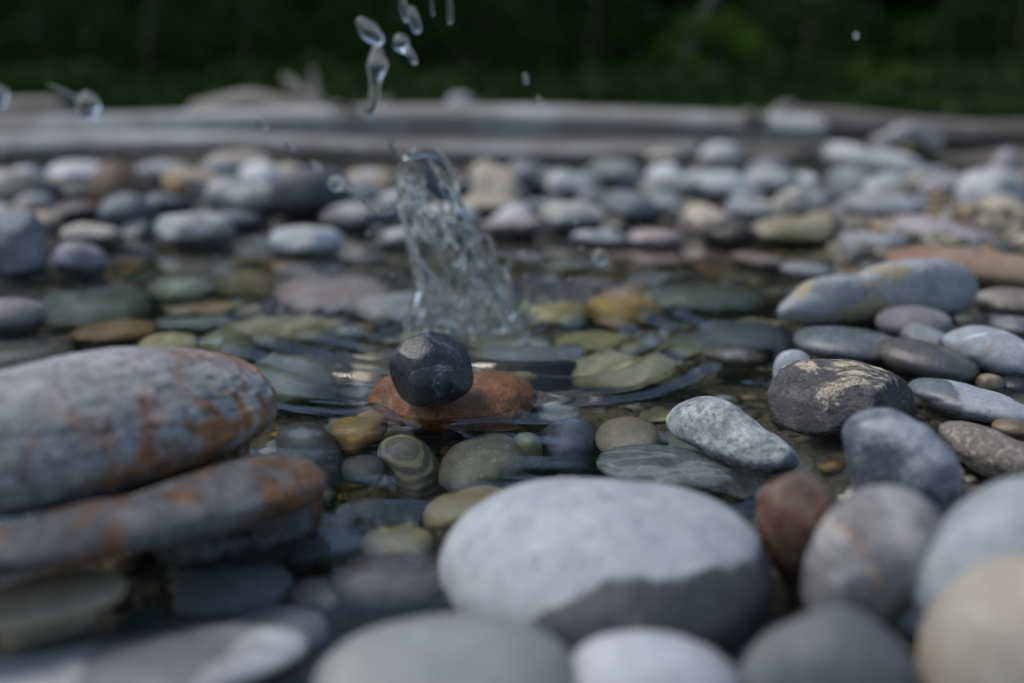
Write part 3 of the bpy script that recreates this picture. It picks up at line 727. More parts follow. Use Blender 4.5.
# small gravel on the bed: too many to count
GV = []; GF = []
off = 0
gv0, gf0 = cube_sphere(3)
gf0 = np.array(gf0)
gr = np.random.default_rng(5)
gmid = []
NG = 8600
gy = np.concatenate([np.sqrt(gr.uniform(.40 ** 2, 1.5 ** 2, 5000)), np.sqrt(gr.uniform(1.4 ** 2, 2.6 ** 2, NG - 5000))]); gx = gr.uniform(-.56, .56, NG) * gy
gz = ground_z(gx, gy)
for i in range(NG):
    r = gr.uniform(.0022, .0085) * (1 + .5 * gr.random()) * (1 + .9 * max(0, gy[i] - .9))
    sc = gr.uniform(.55, 1.1, 3) * r; sc[2] *= .75
    a = gr.uniform(0, 6.28)
    P = gv0 * sc * (1 + .16 * gr.normal(size=(len(gv0), 1)))
    P = np.stack([P[:, 0] * math.cos(a) - P[:, 1] * math.sin(a), P[:, 0] * math.sin(a) + P[:, 1] * math.cos(a), P[:, 2]], 1)
    GV.append(P + [gx[i], gy[i], gz[i] + sc[2] * .45]); GF.append(gf0 + off); off += len(gv0)
b = MB('gravel_bits')
gi = N(b.nt, 'ShaderNodeNewGeometry')
cr = N(b.nt, 'ShaderNodeValToRGB'); b.l(gi.outputs['Random Per Island'], cr.inputs[0])
e = cr.color_ramp; e.interpolation = 'CONSTANT'
cols = [tuple(v * 1.45 for v in c_) for c_ in [(.09, .085, .06), (.05, .052, .05), (.20, .17, .11), (.13, .10, .06), (.07, .08, .07), (.26, .24, .20), (.11, .105, .09), (.24, .15, .05), (.04, .04, .042)]]
e.elements[0].color = (*cols[0], 1); e.elements[1].position = .12; e.elements[1].color = (*cols[1], 1)
for i, c in enumerate(cols[2:]):
    el = e.elements.new(.24 + i * .11); el.color = (*c, 1)
tc = N(b.nt, 'ShaderNodeTexCoord'); nn = b.noise(tc.outputs['Object'], 500, 4, .6)
gc = b.mix(b.step(nn, .35, .7, 0, .5), cr.outputs[0], (.045, .042, .035))
b.bsdf(gc, .5, b.bump(nn, .4, .001))
gvo = link_mesh('gravel', np.concatenate(GV), np.concatenate(GF), b.m)
tag(gvo, 'fine brown and grey gravel covering the pool bed', 'gravel', kind='stuff')

# ------------------------------------------------------------------ water surface
SP = at_z(468, 322, 0.)       # where the splash leaves the water
wv = []; wf = []; o_ = 0
for Vv, Ff in WATERSTONES:
    wv.append(Vv); wf += [tuple(i + o_ for i in f) for f in Ff]; o_ += len(Vv)
bvh = BVHTree.FromPolygons([Vector(v) for v in np.concatenate(wv)], wf)
WL = [Lump(s, 16) for s in (71, 72, 73, 74)]
def water_z(X, Y):
    P = np.stack([X, Y, X * 0], 1)
    dx, dy = X - SP[0], Y - SP[1]; r = np.hypot(dx, dy)
    ang = np.arctan2(dy, dx)
    wob = .014 * np.sin(3 * ang + 1.) + .008 * np.sin(7 * ang)
    amp = .0036 * np.exp(-((r - .19) / .055) ** 2) + .0040 * np.exp(-(r / .10) ** 2) + .0003 * np.exp(-(r / .5) ** 2)
    mod = .75 + .45 * WL[3](P, 3.)
    z = amp * mod * np.sin(2 * math.pi * (r + wob) / .040 + .8)
    near = smooth(.62, .76, Y)
    z += (.0004 + .0009 * near) * WL[0](P * [1, 1.35, 1], 4.5) + .0005 * near * WL[1](P * [1, 1.6, 1], 12) + .00022 * near * WL[2](P, 24)
    hump = .0045 * np.exp(-(r / .09) ** 2) * (WL[1](P, 17) + .6 * WL[0](P, 34))
    z += hump
    core = np.where((Y > .3) & (Y < 1.15) & (np.abs(X) < .56))[0]
    for i in core:
        loc, nrm, idx, d = bvh.find_nearest(Vector((X[i], Y[i], 0)), .014)
        if loc is not None:
            z[i] += .0026 * math.exp(-d / .0042)
    return z
wm = water_mat('pool_water')
wat = grid_mesh('water', axis(-.42, .42, .0032, -5, 5, 1.13), axis(.36, 1.12, .0032, -.35, 4.2, 1.13), water_z, wm)
tag(wat, kind='structure')

# ------------------------------------------------------------------ splash and drops
gm_ = water_mat('splash_water', ripple=False)
gd_ = water_mat('drop_water', ripple=False, rough=.32)
DS = SP[1]
def pxp(x, y, dd=0.): return at_depth(x, y, DS + dd)
PXM = np.dot(SP - CAM, AX) / F_PX            # metres per pixel at the splash
def tube(pts, rad, seg=10, cap=True):
    """closed tube through points with a radius per point (metres)"""
    pts = np.array(pts, float); rad = np.array(rad, float)
    t = np.linspace(0, 1, len(pts)); tt = np.linspace(0, 1, max(8, (len(pts) - 1) * 7))
    def cat(A):                              # smooth interpolation
        m = np.gradient(A, axis=0)
        out = []
        for s in tt:
            i = min(int(s * (len(pts) - 1)), len(pts) - 2); u = s * (len(pts) - 1) - i
            h = (2*u**3-3*u**2+1, u**3-2*u**2+u, -2*u**3+3*u**2, u**3-u**2)
            out.append(h[0]*A[i] + h[1]*m[i] + h[2]*A[i+1] + h[3]*m[i+1])
        return np.array(out)
    Pp = cat(pts); Rr = np.maximum(cat(rad[:, None])[:, 0], rad.min() * .5)
    Vs = []; Fs = []
    up = np.array([.31, .9, .2])
    # rounded ends
    d0 = Pp[0] - Pp[1]; d0 /= np.linalg.norm(d0); d1 = Pp[-1] - Pp[-2]; d1 /= np.linalg.norm(d1)
    e0 = [Pp[0] + d0 * Rr[0] * s for s in (.92, .6)]; re0 = [Rr[0] * .35, Rr[0] * .8]
    e1 = [Pp[-1] + d1 * Rr[-1] * s for s in (.6, .92)]; re1 = [Rr[-1] * .8, Rr[-1] * .35]
    Pp = np.concatenate([e0, Pp, e1]); Rr = np.concatenate([re0, Rr, re1])
    for i in range(len(Pp)):
        d = Pp[min(i + 1, len(Pp) - 1)] - Pp[max(i - 1, 0)]; d /= np.linalg.norm(d)
        a = np.cross(d, up); a /= np.linalg.norm(a); bb = np.cross(d, a)
        for j in range(seg):
            th = 2 * math.pi * j / seg
            Vs.append(Pp[i] + (a * math.cos(th) + bb * math.sin(th)) * Rr[i])
    n = len(Pp)
    for i in range(n - 1):
        for j in range(seg):
            Fs.append((i * seg + j, i * seg + (j + 1) % seg, (i + 1) * seg + (j + 1) % seg, (i + 1) * seg + j))
    Vs.append(Pp[0] + d0 * .02 * Rr[0]); Vs.append(Pp[-1] + d1 * .02 * Rr[-1])
    a0, a1 = len(Vs) - 2, len(Vs) - 1
    for j in range(seg):
        Fs.append((a0, (j + 1) % seg, j)); Fs.append((a1, (n - 1) * seg + j, (n - 1) * seg + (j + 1) % seg))
    return np.array(Vs), Fs
def ball(c, r, sq=(1, 1, 1), seed=0, lump=.12):
    V, Fc = cube_sphere(8)
    P = V * (np.array(sq) * r) * (1 + lump * Lump(seed)(V, .5))[:, None]
    return P + c, Fc
def fuse(name, pieces, voxel, smooth_it=4):
    Vs = []; Fs = []; o = 0
    for V, Fq in pieces:
        Vs.append(np.array(V)); Fs += [tuple(i + o for i in f) for f in Fq]; o += len(V)
    ob = link_mesh(name + '_raw', np.concatenate(Vs), Fs)
    m = ob.modifiers.new('r', 'REMESH'); m.mode = 'VOXEL'; m.voxel_size = voxel
    s = ob.modifiers.new('s', 'SMOOTH'); s.iterations = smooth_it; s.factor = .5
    dg = bpy.context.evaluated_depsgraph_get(); ev = ob.evaluated_get(dg)
    me = bpy.data.meshes.new_from_object(ev)
    bpy.data.objects.remove(ob)
    me.name = name
    me.polygons.foreach_set('use_smooth', [True] * len(me.polygons))
    me.materials.clear(); me.materials.append(gm_)
    o2 = bpy.data.objects.new(name, me); COL.objects.link(o2)
    return o2

pieces = []
# the hollow column: a curved film of uneven thickness, open towards the back
prof = [(150, 410, 436), (156, 402, 446), (168, 399, 453), (185, 398, 458), (205, 400, 464), (225, 403, 472), (245, 407, 482), (265, 412, 494), (285, 415, 508), (305, 412, 520), (322, 404, 530), (331, 400, 536)]
py = np.array([p_[0] for p_ in prof], float)
nb_, na = 90, 80
Ls1, Ls2, Ls3 = Lump(31, 12), Lump(32, 12), Lump(33, 12)
def sheet(a0, a1, t0, t1, ph, rs=1.):
    """one torn film: angles a0..a1 (degrees) round the column, t0..t1 of its height, ragged edges, thick rims"""
    nb_, na = 80, 44
    ro, ri = [], []
    for ib in range(nb_):
        t = t0 + (t1 - t0) * ib / (nb_ - 1)
        y = 150 + (331 - 150) * t
        xl = np.interp(y, py, [p_[1] for p_ in prof]); xr = np.interp(y, py, [p_[2] for p_ in prof])
        c = pxp((xl + xr) / 2, y); R_ = (xr - xl) / 2 * PXM * rs
        w0 = a0 + 13 * math.sin(9 * t + ph) + 7 * math.sin(23 * t + 2 * ph); w1 = a1 + 14 * math.sin(8 * t + ph * 1.7 + 1) + 7 * math.sin(21 * t + ph)
        e = min(1., ib / 14.) ** .6; mid = (w0 + w1) / 2            # narrows to a tongue at the top
        w0 = mid + (w0 - mid) * (.25 + .75 * e); w1 = mid + (w1 - mid) * (.25 + .75 * e)
        u_ = np.linspace(0, 1, na); a = np.radians(w0 + (w1 - w0) * u_ + 30 * (t - .4))
        D3 = np.stack([np.cos(a), np.sin(a) * .75, a * 0], 1)
        P0 = c + D3 * R_; Pq = P0 * [1, 1, .5]
        lum = Ls1(Pq, 22) * .0028 + Ls2(Pq, 45) * .0007
        th = .0006 + .0004 * np.clip(Ls3(Pq, 44), -.5, 2.)
        edge = np.minimum(np.minimum(u_, 1 - u_) / .06, ib / 5.)
        th = np.clip(th, .0005, .0022) + .0012 * np.exp(-np.clip(edge, 0, 9) ** 2 * 1.2)
        nr = D3 / np.linalg.norm(D3, axis=1)[:, None]
        ro.append(P0 + nr * (lum + th)[:, None]); ri.append(P0 + nr * (lum - th)[:, None])
    O = np.concatenate(ro); I = np.concatenate(ri); Fs = []; n_o = nb_ * na
    for i in range(nb_ - 1):
        for j in range(na - 1):
            q = i * na + j
            Fs.append((q, q + na, q + na + 1, q + 1)); Fs.append((n_o + q, n_o + q + 1, n_o + q + na + 1, n_o + q + na))
    for i in range(nb_ - 1):
        for j, sg in ((0, 1), (na - 1, -1)):
            q = i * na + j; f = (q, n_o + q, n_o + q + na, q + na); Fs.append(f if sg > 0 else f[::-1])
    for j in range(na - 1):
        for i, sg in ((0, -1), (nb_ - 1, 1)):
            q = i * na + j; f = (q, n_o + q, n_o + q + 1, q + 1); Fs.append(f if sg > 0 else f[::-1])
    return np.concatenate([O, I]), Fs
pieces += [sheet(-262, -172, .0, 1., .4), sheet(-150, -78, .10, 1., 2.1, .95), sheet(-62, 20, .16, 1., 3.9), sheet(35, 85, .34, .97, 5.2, .9)]
def T(pts, rad, dd=0.):   # a strand of water through pixel positions, radii in pixels
    pp = [pxp(p_[0], p_[1], (p_[2] if len(p_) > 2 else 0) + dd) for p_ in pts]
    return tube(pp, [r * PXM for r in (rad if hasattr(rad, '__len__') else [rad] * len(pts))])
pieces += [
 T([(391, 142), (395, 150), (402, 157), (412, 154), (424, 151), (436, 153), (446, 161)], [3.2, 2.6, 2.4, 4.2, 5.5, 4.5, 3]),
 T([(446, 160), (452, 172), (456, 190), (462, 208), (470, 226)], [3, 4.0, 2.6, 2.4, 2.4], -.012),
 T([(400, 165), (399, 190), (402, 212), (408, 236), (416, 262), (422, 282), (424, 300)], [2.4, 2, 2.2, 2.8, 3.6, 3, 3], -.01),
 T([(430, 160), (438, 172), (446, 188), (448, 200)], [2, 4.5, 5, 2], -.024),
 T([(455, 263), (462, 252), (471, 241), (482, 234), (490, 240), (494, 254)], [3, 3.6, 3.2, 2.8, 2.2, 2.2], -.024),
 T([(452, 236), (460, 226), (470, 224), (476, 232)], [2.2, 2.6, 2.6, 2.2], -.02),
 T([(482, 268), (490, 262), (496, 256), (504, 252), (510, 257), (509, 265), (501, 268), (494, 264)], [2.2, 2.2, 2.2, 2.4, 2.8, 2.6, 2.4, 2]),
 T([(416, 215), (426, 232), (438, 250), (446, 272), (448, 296)], [1.8, 2.2, 2.0, 2.2, 3], -.022),
 T([(470, 262), (478, 284), (482, 306), (486, 326)], [2.4, 3, 3, 4], -.026),
 T([(500, 285), (508, 300), (514, 318), (518, 330)], [2, 3, 4, 5], -.012),
 T([(430, 282), (428, 298), (420, 315), (408, 330)], [2.4, 3, 4.5, 5], -.02),
 T([(380, 212), (388, 210), (396, 206), (402, 200)], [3, 3.6, 2.4, 2], -.004),
]
for i in range(30):                      # the turbulent foot
    x = rnd.gauss(462, 36); y = 331 - abs(rnd.gauss(0, 26)) * (1 - min(1, abs(x - 465) / 95))
    pieces.append(ball(pxp(x, max(y, 255), rnd.uniform(-.04, .045)), rnd.uniform(2.2, 7.5) * PXM, (1.15, 1, rnd.uniform(.7, 1.5)), 300 + i, .2))
for i in range(26):                      # sheets and folds of the crown around the foot
    a = rnd.uniform(0, 6.28); rr = rnd.uniform(.015, .068)
    bx = np.array([SP[0] + math.cos(a) * rr, SP[1] + math.sin(a) * rr, -.003])
    ln = rnd.uniform(.008, .042); ou = rnd.uniform(.15, .8)
    p1 = bx + [math.cos(a) * ln * ou * .5, math.sin(a) * ln * ou * .5, ln * .6]
    p2 = bx + [math.cos(a + .3) * ln * ou, math.sin(a + .3) * ln * ou, ln]
    r0 = rnd.uniform(.0025, .0055)
    pieces.append(tube([bx, p1, p2], [r0 * 1.5, r0 * .8, r0 * .65]))
spl = fuse('water_splash', pieces, .00085, 5)
tag(spl, 'clear column of water thrown up behind the rough black stone', 'splash')

def drop(phrase, parts, d=0., dd=None, voxel=.0006, name='water_droplet', dist=None):
    """parts: balls (x, y, r[, sx, sz, tilt]) or strands ([...], [...])"""
    Dd = (DS + d) if dist is None else dist
    pm = PXM * Dd / DS
    ps = []
    for p_ in parts:
        if isinstance(p_[0], (list, tuple)):
            ps.append(tube([at_depth(q[0], q[1], Dd) for q in p_[0]], [r * pm for r in p_[1]]))
        else:
            ps.append(ball(at_depth(p_[0], p_[1], Dd), p_[2] * pm, (1, 1, 1), len(phrase), .1))
    o = fuse(name, ps, voxel * Dd / DS, 4)
    o.data.materials[0] = gd_
    ctr = np.mean([np.mean(V, 0) for V, _ in ps], 0)
    o.data.transform(Matrix.Translation(Vector(-ctr))); o.location = ctr
    tag(o, phrase, 'water drop', 'drops flying from the splash')
drop('fat slanted drop, highest large one above the splash', [([(362, 23), (369, 31), (377, 39)], [6, 9, 7]), (372, 34, 7)])
drop('long hanging strand of drops above the left of the splash', [([(377, 52), (377, 66), (375, 82), (374, 98), (371, 112)], [6, 9.5, 5.5, 5, 4]), (367, 109, 4), (380, 63, 7)], .015)
drop('round drop with a tail, right of the fat slanted drop', [(401, 42, 8), ([(404, 48), (410, 53), (414, 61)], [5, 3.2, 3])], .02)
drop('short streaked drop at the top edge, left of the pair', [([(402, -2), (404, 8), (406, 19)], [3, 4, 2.6])], .01)
drop('thick streaked drop below the top edge', [([(412, 10), (414, 19), (417, 29)], [3.6, 5, 4.2])], .01)
drop('hair-thin drop at the top edge above the splash', [([(432, -4), (432, 6), (433, 14)], [1.2, 1.6, 1.4])], .0)
drop('slim vertical drop, rightmost at the top edge', [([(449, -4), (450, 8), (450, 21)], [2, 2.6, 2.6])], .0)
drop('tiny bright drop right of the splash against the forest', [([(525, 75), (526, 81)], [2.4, 2.8])])
drop('tiny dim drop just over the driftwood right of the splash', [([(539, 98), (541, 102)], [2.2, 2.4])], .02)
drop('bright bead on the left arm of the splash', [(335, 184, 6.5), (340, 181, 4.5), ([(340, 186), (352, 192), (364, 204), (374, 210)], [3.5, 1.6, 1.6, 3])])
drop('small bead in front of the dark far boulder', [(318, 167, 4.2), ([(312, 162), (320, 168)], [2, 2.6])])
drop('small bead left of the splash over the driftwood', [([(286, 143), (292, 149)], [2, 2.6])], .02)
drop('faint bead far left of the splash over the driftwood', [([(258, 120), (266, 127)], [2, 2.4])], .02)
drop('round white bead right of the splash over the pool', [(600, 257, 7.2)], .02)
drop('bead in front of the splash foot', [(457, 301, 5.5)], -.05)
drop('bead low at the left of the splash foot', [(411, 330, 5.5), (417, 333, 4)], -.05)
drop('large blurred drop with a thin tail far left against the forest', [(88, 103, 10.5), (88, 112, 8), ([(48, 84), (62, 90), (76, 97), (86, 102)], [1.0, 1.5, 2.0, 4])], dist=1.15)
drop('blurred drop at the left edge against the forest', [(0, 94, 8), (1, 102, 6)], dist=1.2)
drop('lone dim drop high on the right against the forest', [(856, 35, 3)], dist=.9)
for i in range(16):
    x = rnd.uniform(340, 590); y = rnd.uniform(190, 318)
    if 395 < x < 520: x += 110 if x > 455 else -75
    drop('tiny bead of water flying beside the foot of the splash', [(x, y, rnd.uniform(1.3, 2.6))], rnd.uniform(-.05, .06))
# bubble under the black stone
bo = fuse('water_bubble', [ball(at_depth(428, 407, .655), .0048, (1, 1, .85), 4, .03)], .0005, 3)
tag(bo, 'little bubble under the front of the rough black stone', 'bubble')

# ------------------------------------------------------------------ driftwood
def wood_mat(name, c1, c2, seed):
    b = MB(name); t = N(b.nt, 'ShaderNodeTexCoord'); mp = N(b.nt, 'ShaderNodeMapping'); b.l(t.outputs['Object'], mp.inputs[0])
    mp.inputs['Scale'].default_value = (.06, 1, 1); mp.inputs['Location'].default_value = (seed, seed * 2, 0)
    n1 = b.noise(mp.outputs[0], 30, 8, .65, .4); n2 = b.noise(mp.outputs[0], 110, 6, .7); n3 = b.noise(t.outputs['Object'], 3, 4, .6)
    col = b.mix(b.step(n1, .35, .65), c1, c2)
    col = b.mix(b.step(n2, .52, .7, 0, .7), col, tuple(v * .4 for v in c1))
    col = b.mix(b.step(n3, .4, .6, 0, .8), col, (c1[0] * .6, c1[1] * .55, c1[2] * .5))
    b.bsdf(col, .75, b.bump(b.math('ADD', n1, b.math('MULTIPLY', n2, .5)), .7, .02))
    return b.m
def log(label, p0, p1, r0, r1, mat, seed, branches=()):
    p0 = np.array(p0, float); p1 = np.array(p1, float); mid = (p0 + p1) / 2
    t_ = empty('driftwood_log', tuple(mid)); tag(t_, label, 'driftwood log', 'driftwood along the far bank')
    L = np.linalg.norm(p1 - p0); n = max(20, int(L / .03)); seg = 28
    ax = (p1 - p0) / L; a = np.cross(ax, [0, 0, 1.]); a /= np.linalg.norm(a); bb = np.cross(a, ax)
    LL = Lump(seed, 12); V = []; Fq = []
    for i in range(n + 1):
        s = i / n; c = p0 + (p1 - p0) * s - mid; r = r0 + (r1 - r0) * s
        c = c + bb * .016 * math.sin(s * 7 + seed) + a * .015 * math.sin(s * 3 + seed)
        if i in (0, n): r *= .82
        th = np.arange(seg) / seg * 2 * math.pi
        D3 = np.cos(th)[:, None] * a + np.sin(th)[:, None] * bb
        w = 1 + .13 * LL(D3 * 1. + ax * s * L * .4, .9) + .05 * Lump(seed + 5, 12)(D3 * 2.5 + ax * s * L * .25, 1.3)
        V.append(c + D3 * (r * w)[:, None])
    V = np.concatenate(V)
    for i in range(n):
        for j in range(seg):
            Fq.append((i * seg + j, (i + 1) * seg + j, (i + 1) * seg + (j + 1) % seg, i * seg + (j + 1) % seg))
    Fq.append(tuple(range(seg))); Fq.append(tuple(range(n * seg + seg - 1, n * seg - 1, -1)))
    link_mesh('trunk', V, Fq, mat, t_)
    for k, (pts, rad, nm) in enumerate(branches):
        Vb, Fb = tube(np.array(pts) - mid, rad, 12); link_mesh(nm, Vb, Fb, mat, t_)
    return t_
wg = wood_mat('grey_driftwood', (.38, .375, .36), (.52, .51, .50), 1)
wl = wood_mat('pale_driftwood', (.36, .33, .29), (.27, .25, .22), 2)
wd = wood_mat('brown_driftwood', (.16, .135, .12), (.21, .185, .165), 3)
def gp(x, y, D): return at_depth(x, y, D)
log('long bleached grey log lying along the whole far bank, behind another', gp(-260, 126, 3.25), gp(825, 128, 3.12), .056, .040, wg, 3)
log('long grey weathered log at the waterline, lowest of the driftwood', gp(-240, 150, 3.0), gp(700, 148, 2.98), .042, .026, wood_mat('ash_driftwood', (.34, .335, .325), (.46, .455, .445), 7), 5)
log('short tan log resting behind the long ones at the left edge', gp(-150, 114, 3.5), gp(66, 114, 3.5), .045, .040, wl, 8)
log('pale log with an upturned root, left of the splash', gp(190, 108, 3.45), gp(322, 108, 3.42), .04, .045, wl, 11,
    [([gp(318, 106, 3.42), gp(300, 92, 3.42), gp(286, 78, 3.42)], [.035, .026, .014], 'root'), ([gp(312, 108, 3.42), gp(316, 92, 3.44), gp(313, 70, 3.44)], [.03, .016, .008], 'root')])
log('dark brown log on the right of the far bank', gp(790, 130, 3.2), gp(1200, 134, 3.3), .052, .05, wd, 14)
sm = stone_mat('stone_bank', C['pale'], C['grey'], 991, scale=10, wet=None)
o = build_stone('river_stone', sm, 460, 104, 14, 11, seed=991, D=3.5, n=14)
tag(o, 'small pale stone perched on the driftwood right above the splash', 'stone', G_ST)

for k_, (lb, a_, b_, ra, rb_, mt) in enumerate([
 ('thin pale stick lying across the logs left of the hanging drops', gp(330, 112, 3.1), gp(395, 104, 3.3), .012, .007, wl),
 ('short broken log end leaning on the long log at right', gp(742, 122, 3.0), gp(800, 112, 3.3), .024, .018, wl),
 ('slender brown stick in front of the lowest log at left', gp(60, 160, 2.9), gp(150, 154, 2.95), .012, .008, wd),
 ('stubby grey log chunk by the brown log near the right edge', gp(880, 140, 3.0), gp(935, 136, 3.1), .03, .026, wg)]):
    log(lb, a_, b_, ra, rb_, mt, 20 + k_)
# ------------------------------------------------------------------ forest
def leaf_mat(name, c1, c2, seed):
    b = MB(name)
    gi = N(b.nt, 'ShaderNodeNewGeometry'); t = N(b.nt, 'ShaderNodeTexCoord')
    n = b.noise(t.outputs['Object'], .9, 3, .5)
    col = b.mix(gi.outputs['Random Per Island'], c1, c2)
    col = b.mix(b.step(n, .35, .7, 0, .6), col, tuple(v * 1.5 for v in c2))
    p = b.bsdf(col, .8, None, .06)
    tr = N(b.nt, 'ShaderNodeBsdfTranslucent'); b.l(col, tr.inputs[0])
    mx = N(b.nt, 'ShaderNodeMixShader'); mx.inputs[0].default_value = .25
    b.l(p.outputs[0], mx.inputs[1]); b.l(tr.outputs[0], mx.inputs[2]); b.l(mx.outputs[0], b.out.inputs['Surface'])
    return b.m
bark = wood_mat('tree_bark', (.08, .07, .06), (.13, .115, .10), 9)
def leaves(C_, size, r):
    n = len(C_)
    U = r.normal(size=(n, 3)); U /= np.linalg.norm(U, axis=1)[:, None]
    W = r.normal(size=(n, 3)); W -= (W * U).sum(1)[:, None] * U; W /= np.linalg.norm(W, axis=1)[:, None]
    s = size * r.uniform(.6, 1.4, n)[:, None]
    V = np.stack([C_ - U * s, C_ - W * s * .5, C_ + U * s, C_ + W * s * .5], 1).reshape(-1, 3)
    return V, np.arange(4 * n).reshape(n, 4)
def conifer_mesh(h, seed, nl=5200, lo=.06):
    r = np.random.default_rng(seed); P = []
    nb = 70
    for i in range(nb):
        z = h * (lo + (.98 - lo) * (i / nb)); L = (h * .24) * (1 - z / h) ** .75 * r.uniform(.6, 1.15) + .15
        a = r.uniform(0, 6.28); m = max(10, int(nl / nb * (.4 + 1.2 * (1 - z / h))))
        t = r.uniform(.1, 1, m) ** .8
        c = np.stack([np.cos(a) * L * t, np.sin(a) * L * t, z - .28 * L * t + .1 * L * t * t], 1)
        P.append(c + r.normal(size=(m, 3)) * [.16, .16, .10])
    return leaves(np.concatenate(P), h * .017, r)
def broad_mesh(h, w, seed, nl=4200, lo=.1, leaf=.07):
    r = np.random.default_rng(seed); P = []
    for i in range(34):
        a = r.uniform(0, 6.28); z = h * r.uniform(lo, .95); rr = w * math.sqrt(max(.05, 1 - ((z / h - .5) / .55) ** 2)) * r.uniform(.3, 1)
        c = np.array([math.cos(a) * rr, math.sin(a) * rr, z]); m = nl // 34
        q = r.normal(size=(m, 3)); q /= np.linalg.norm(q, axis=1)[:, None]
        P.append(c + q * (w * .30) * r.uniform(.4, 1, m)[:, None] ** .5 * [1, 1, .8])
    return leaves(np.concatenate(P), leaf, r)
def trunk_mesh(h, r0, seed, lean=0.):
    return tube([(0, 0, -.3), (lean * .3, 0, h * .3), (lean * .6, .02, h * .6), (lean, 0, h)], [r0 * 1.15, r0, r0 * .7, r0 * .15], 12)
lm = [leaf_mat('dark_needles', (.026, .06, .018), (.055, .105, .026), 1), leaf_mat('deep_green_leaves', (.03, .08, .016), (.065, .13, .026), 2), leaf_mat('olive_leaves', (.035, .06, .010), (.07, .11, .02), 3)]
protos = []
for i in range(4):
    h = 5.6 + i * .35
    protos.append((link_mesh('crown', *conifer_mesh(h, 50 + i, 5200, (.05, .2, .05, .26)[i]), lm[0], smooth=False), link_mesh('trunk', *trunk_mesh(h * .96, .14, i), bark)))
for i in range(3):
    protos.append((link_mesh('crown', *broad_mesh(5.2 + i * .4, 1.6, 60 + i, 5600, .05, .10), lm[1 + (i % 2)], smooth=False), link_mesh('trunk', *trunk_mesh(4.9, .11, i, .3), bark)))
used = set()
tr_spots = []
for row, (D0, D1, cnt) in enumerate([(12.5, 14.5, 20), (15, 17.5, 24)]):
    for i in range(cnt):
        D = rnd.uniform(D0, D1); x = ((i + .5 + rnd.uniform(-.3, .3)) / cnt - .5) * 1.9 * D
        tr_spots.append((x, D, rnd.randrange(7) if row == 0 else rnd.randrange(4)))
kindn = {0: 'dark conifer', 1: 'broad dark conifer', 2: 'tall dark conifer', 3: 'shaggy dark conifer', 4: 'bushy green tree', 5: 'yellowish-green leafy tree', 6: 'leafy green tree'}
for x, D, k in tr_spots:
    z = float(ground_z(np.array([x]), np.array([D]))[0])
    t_ = empty('conifer_tree' if k < 4 else 'leafy_tree', (x, D, z)); t_.rotation_euler.z = rnd.uniform(0, 6.28)
    s = rnd.uniform(.84, 1.04); t_.scale = (s, s, s)
    zone = 'left third' if x < -.17 * D else ('right third' if x > .17 * D else 'middle')
    row = 'front row' if D < 15 else 'back row'
    tag(t_, f'{kindn[k]} out of focus in the forest, {row}, {zone} of the picture', 'tree', 'trees of the dark forest across the water')
    for pr in protos[k]:
        if pr.name not in used and pr.parent is None and pr.name.split('.')[0] in ('crown', 'trunk') and pr not in used:
            o = pr; used.add(pr)
        else:
            o = pr.copy(); COL.objects.link(o)
        o.parent = t_
for pr in protos:
    for o in pr:
        if o.parent is None: bpy.data.objects.remove(o)
# leaning bare trunk
t_ = empty('dead_tree', tuple(at_depth(668, 108, 9.5)))
V, Fq = tube([(-.1, 0, -.4), (.18, 0, .5), (.5, .05, 1.3), (.8, .1, 2.6), (1.0, .1, 4)], [.07, .06, .055, .04, .02], 12)
link_mesh('trunk', V, Fq, wood_mat('dead_wood', (.06, .06, .055), (.09, .09, .085), 12), t_)
V, Fq = tube([(.5, .05, 1.3), (.3, -.05, 1.8), (.25, -.1, 2.4)], [.04, .03, .01], 8); link_mesh('branch', V, Fq, bpy.data.materials['dead_wood'], t_)
tag(t_, 'bare grey trunk leaning right in front of the forest', 'tree')
# bushes
blm = leaf_mat('bright_bush_leaves', (.03, .085, .012), (.06, .13, .02), 5)
blm2 = leaf_mat('dull_bush_leaves', (.012, .026, .009), (.025, .042, .014), 6)
BU = [(712, 100, 9.5, .62, .5, blm, 'bright green round bush at the forest edge right of centre'), (868, 108, 7.5, .15, .30, blm, 'low yellow-green bush on the bank at right'),
      (912, 108, 7.2, .13, .28, blm, 'second low yellow-green bush, right of the first'), (960, 110, 7.4, .15, .3, blm2, 'low dull green bush near the right edge'),
      (395, 108, 9, 1.3, .55, blm2, 'slim green bush behind the hanging strand of drops'), (590, 106, 10, 1.7, .7, blm2, 'olive bush at the forest edge in the middle'),
      (150, 108, 9, 1.3, .8, blm2, 'dim green bush at the forest edge behind the large blurred drop'), (40, 108, 10, 1.2, .8, blm2, 'dim green bush at the far left'),
      (250, 106, 11, 1.6, 1.0, blm2, 'dim green bush behind the upturned root'), (480, 108, 9.5, 1.0, .8, blm2, 'low green bush behind the splash'), (1010, 110, 8.5, .8, .7, blm2, 'dusky bush at the right edge'),
      (800, 108, 10.5, 1.0, .8, blm2, 'dusky bush between the bright round bush and the low yellow one')]
for i, (x, y, D, h, w, m, lb) in enumerate(BU):
    p = at_depth(x, y, D); z = float(ground_z(np.array([p[0]]), np.array([D]))[0])
    t_ = empty('bush', (p[0], D, z)); tag(t_, lb, 'bush', 'bushes at the forest edge')
    link_mesh('foliage', *broad_mesh(h, w, 80 + i, 2600, .02, .035), m, t_, smooth=False)
    V, Fq = tube([(0, 0, -.1), (.03, 0, h * .4), (.05, .02, h * .8)], [.025, .02, .008], 8); link_mesh('stem', V, Fq, bark, t_)
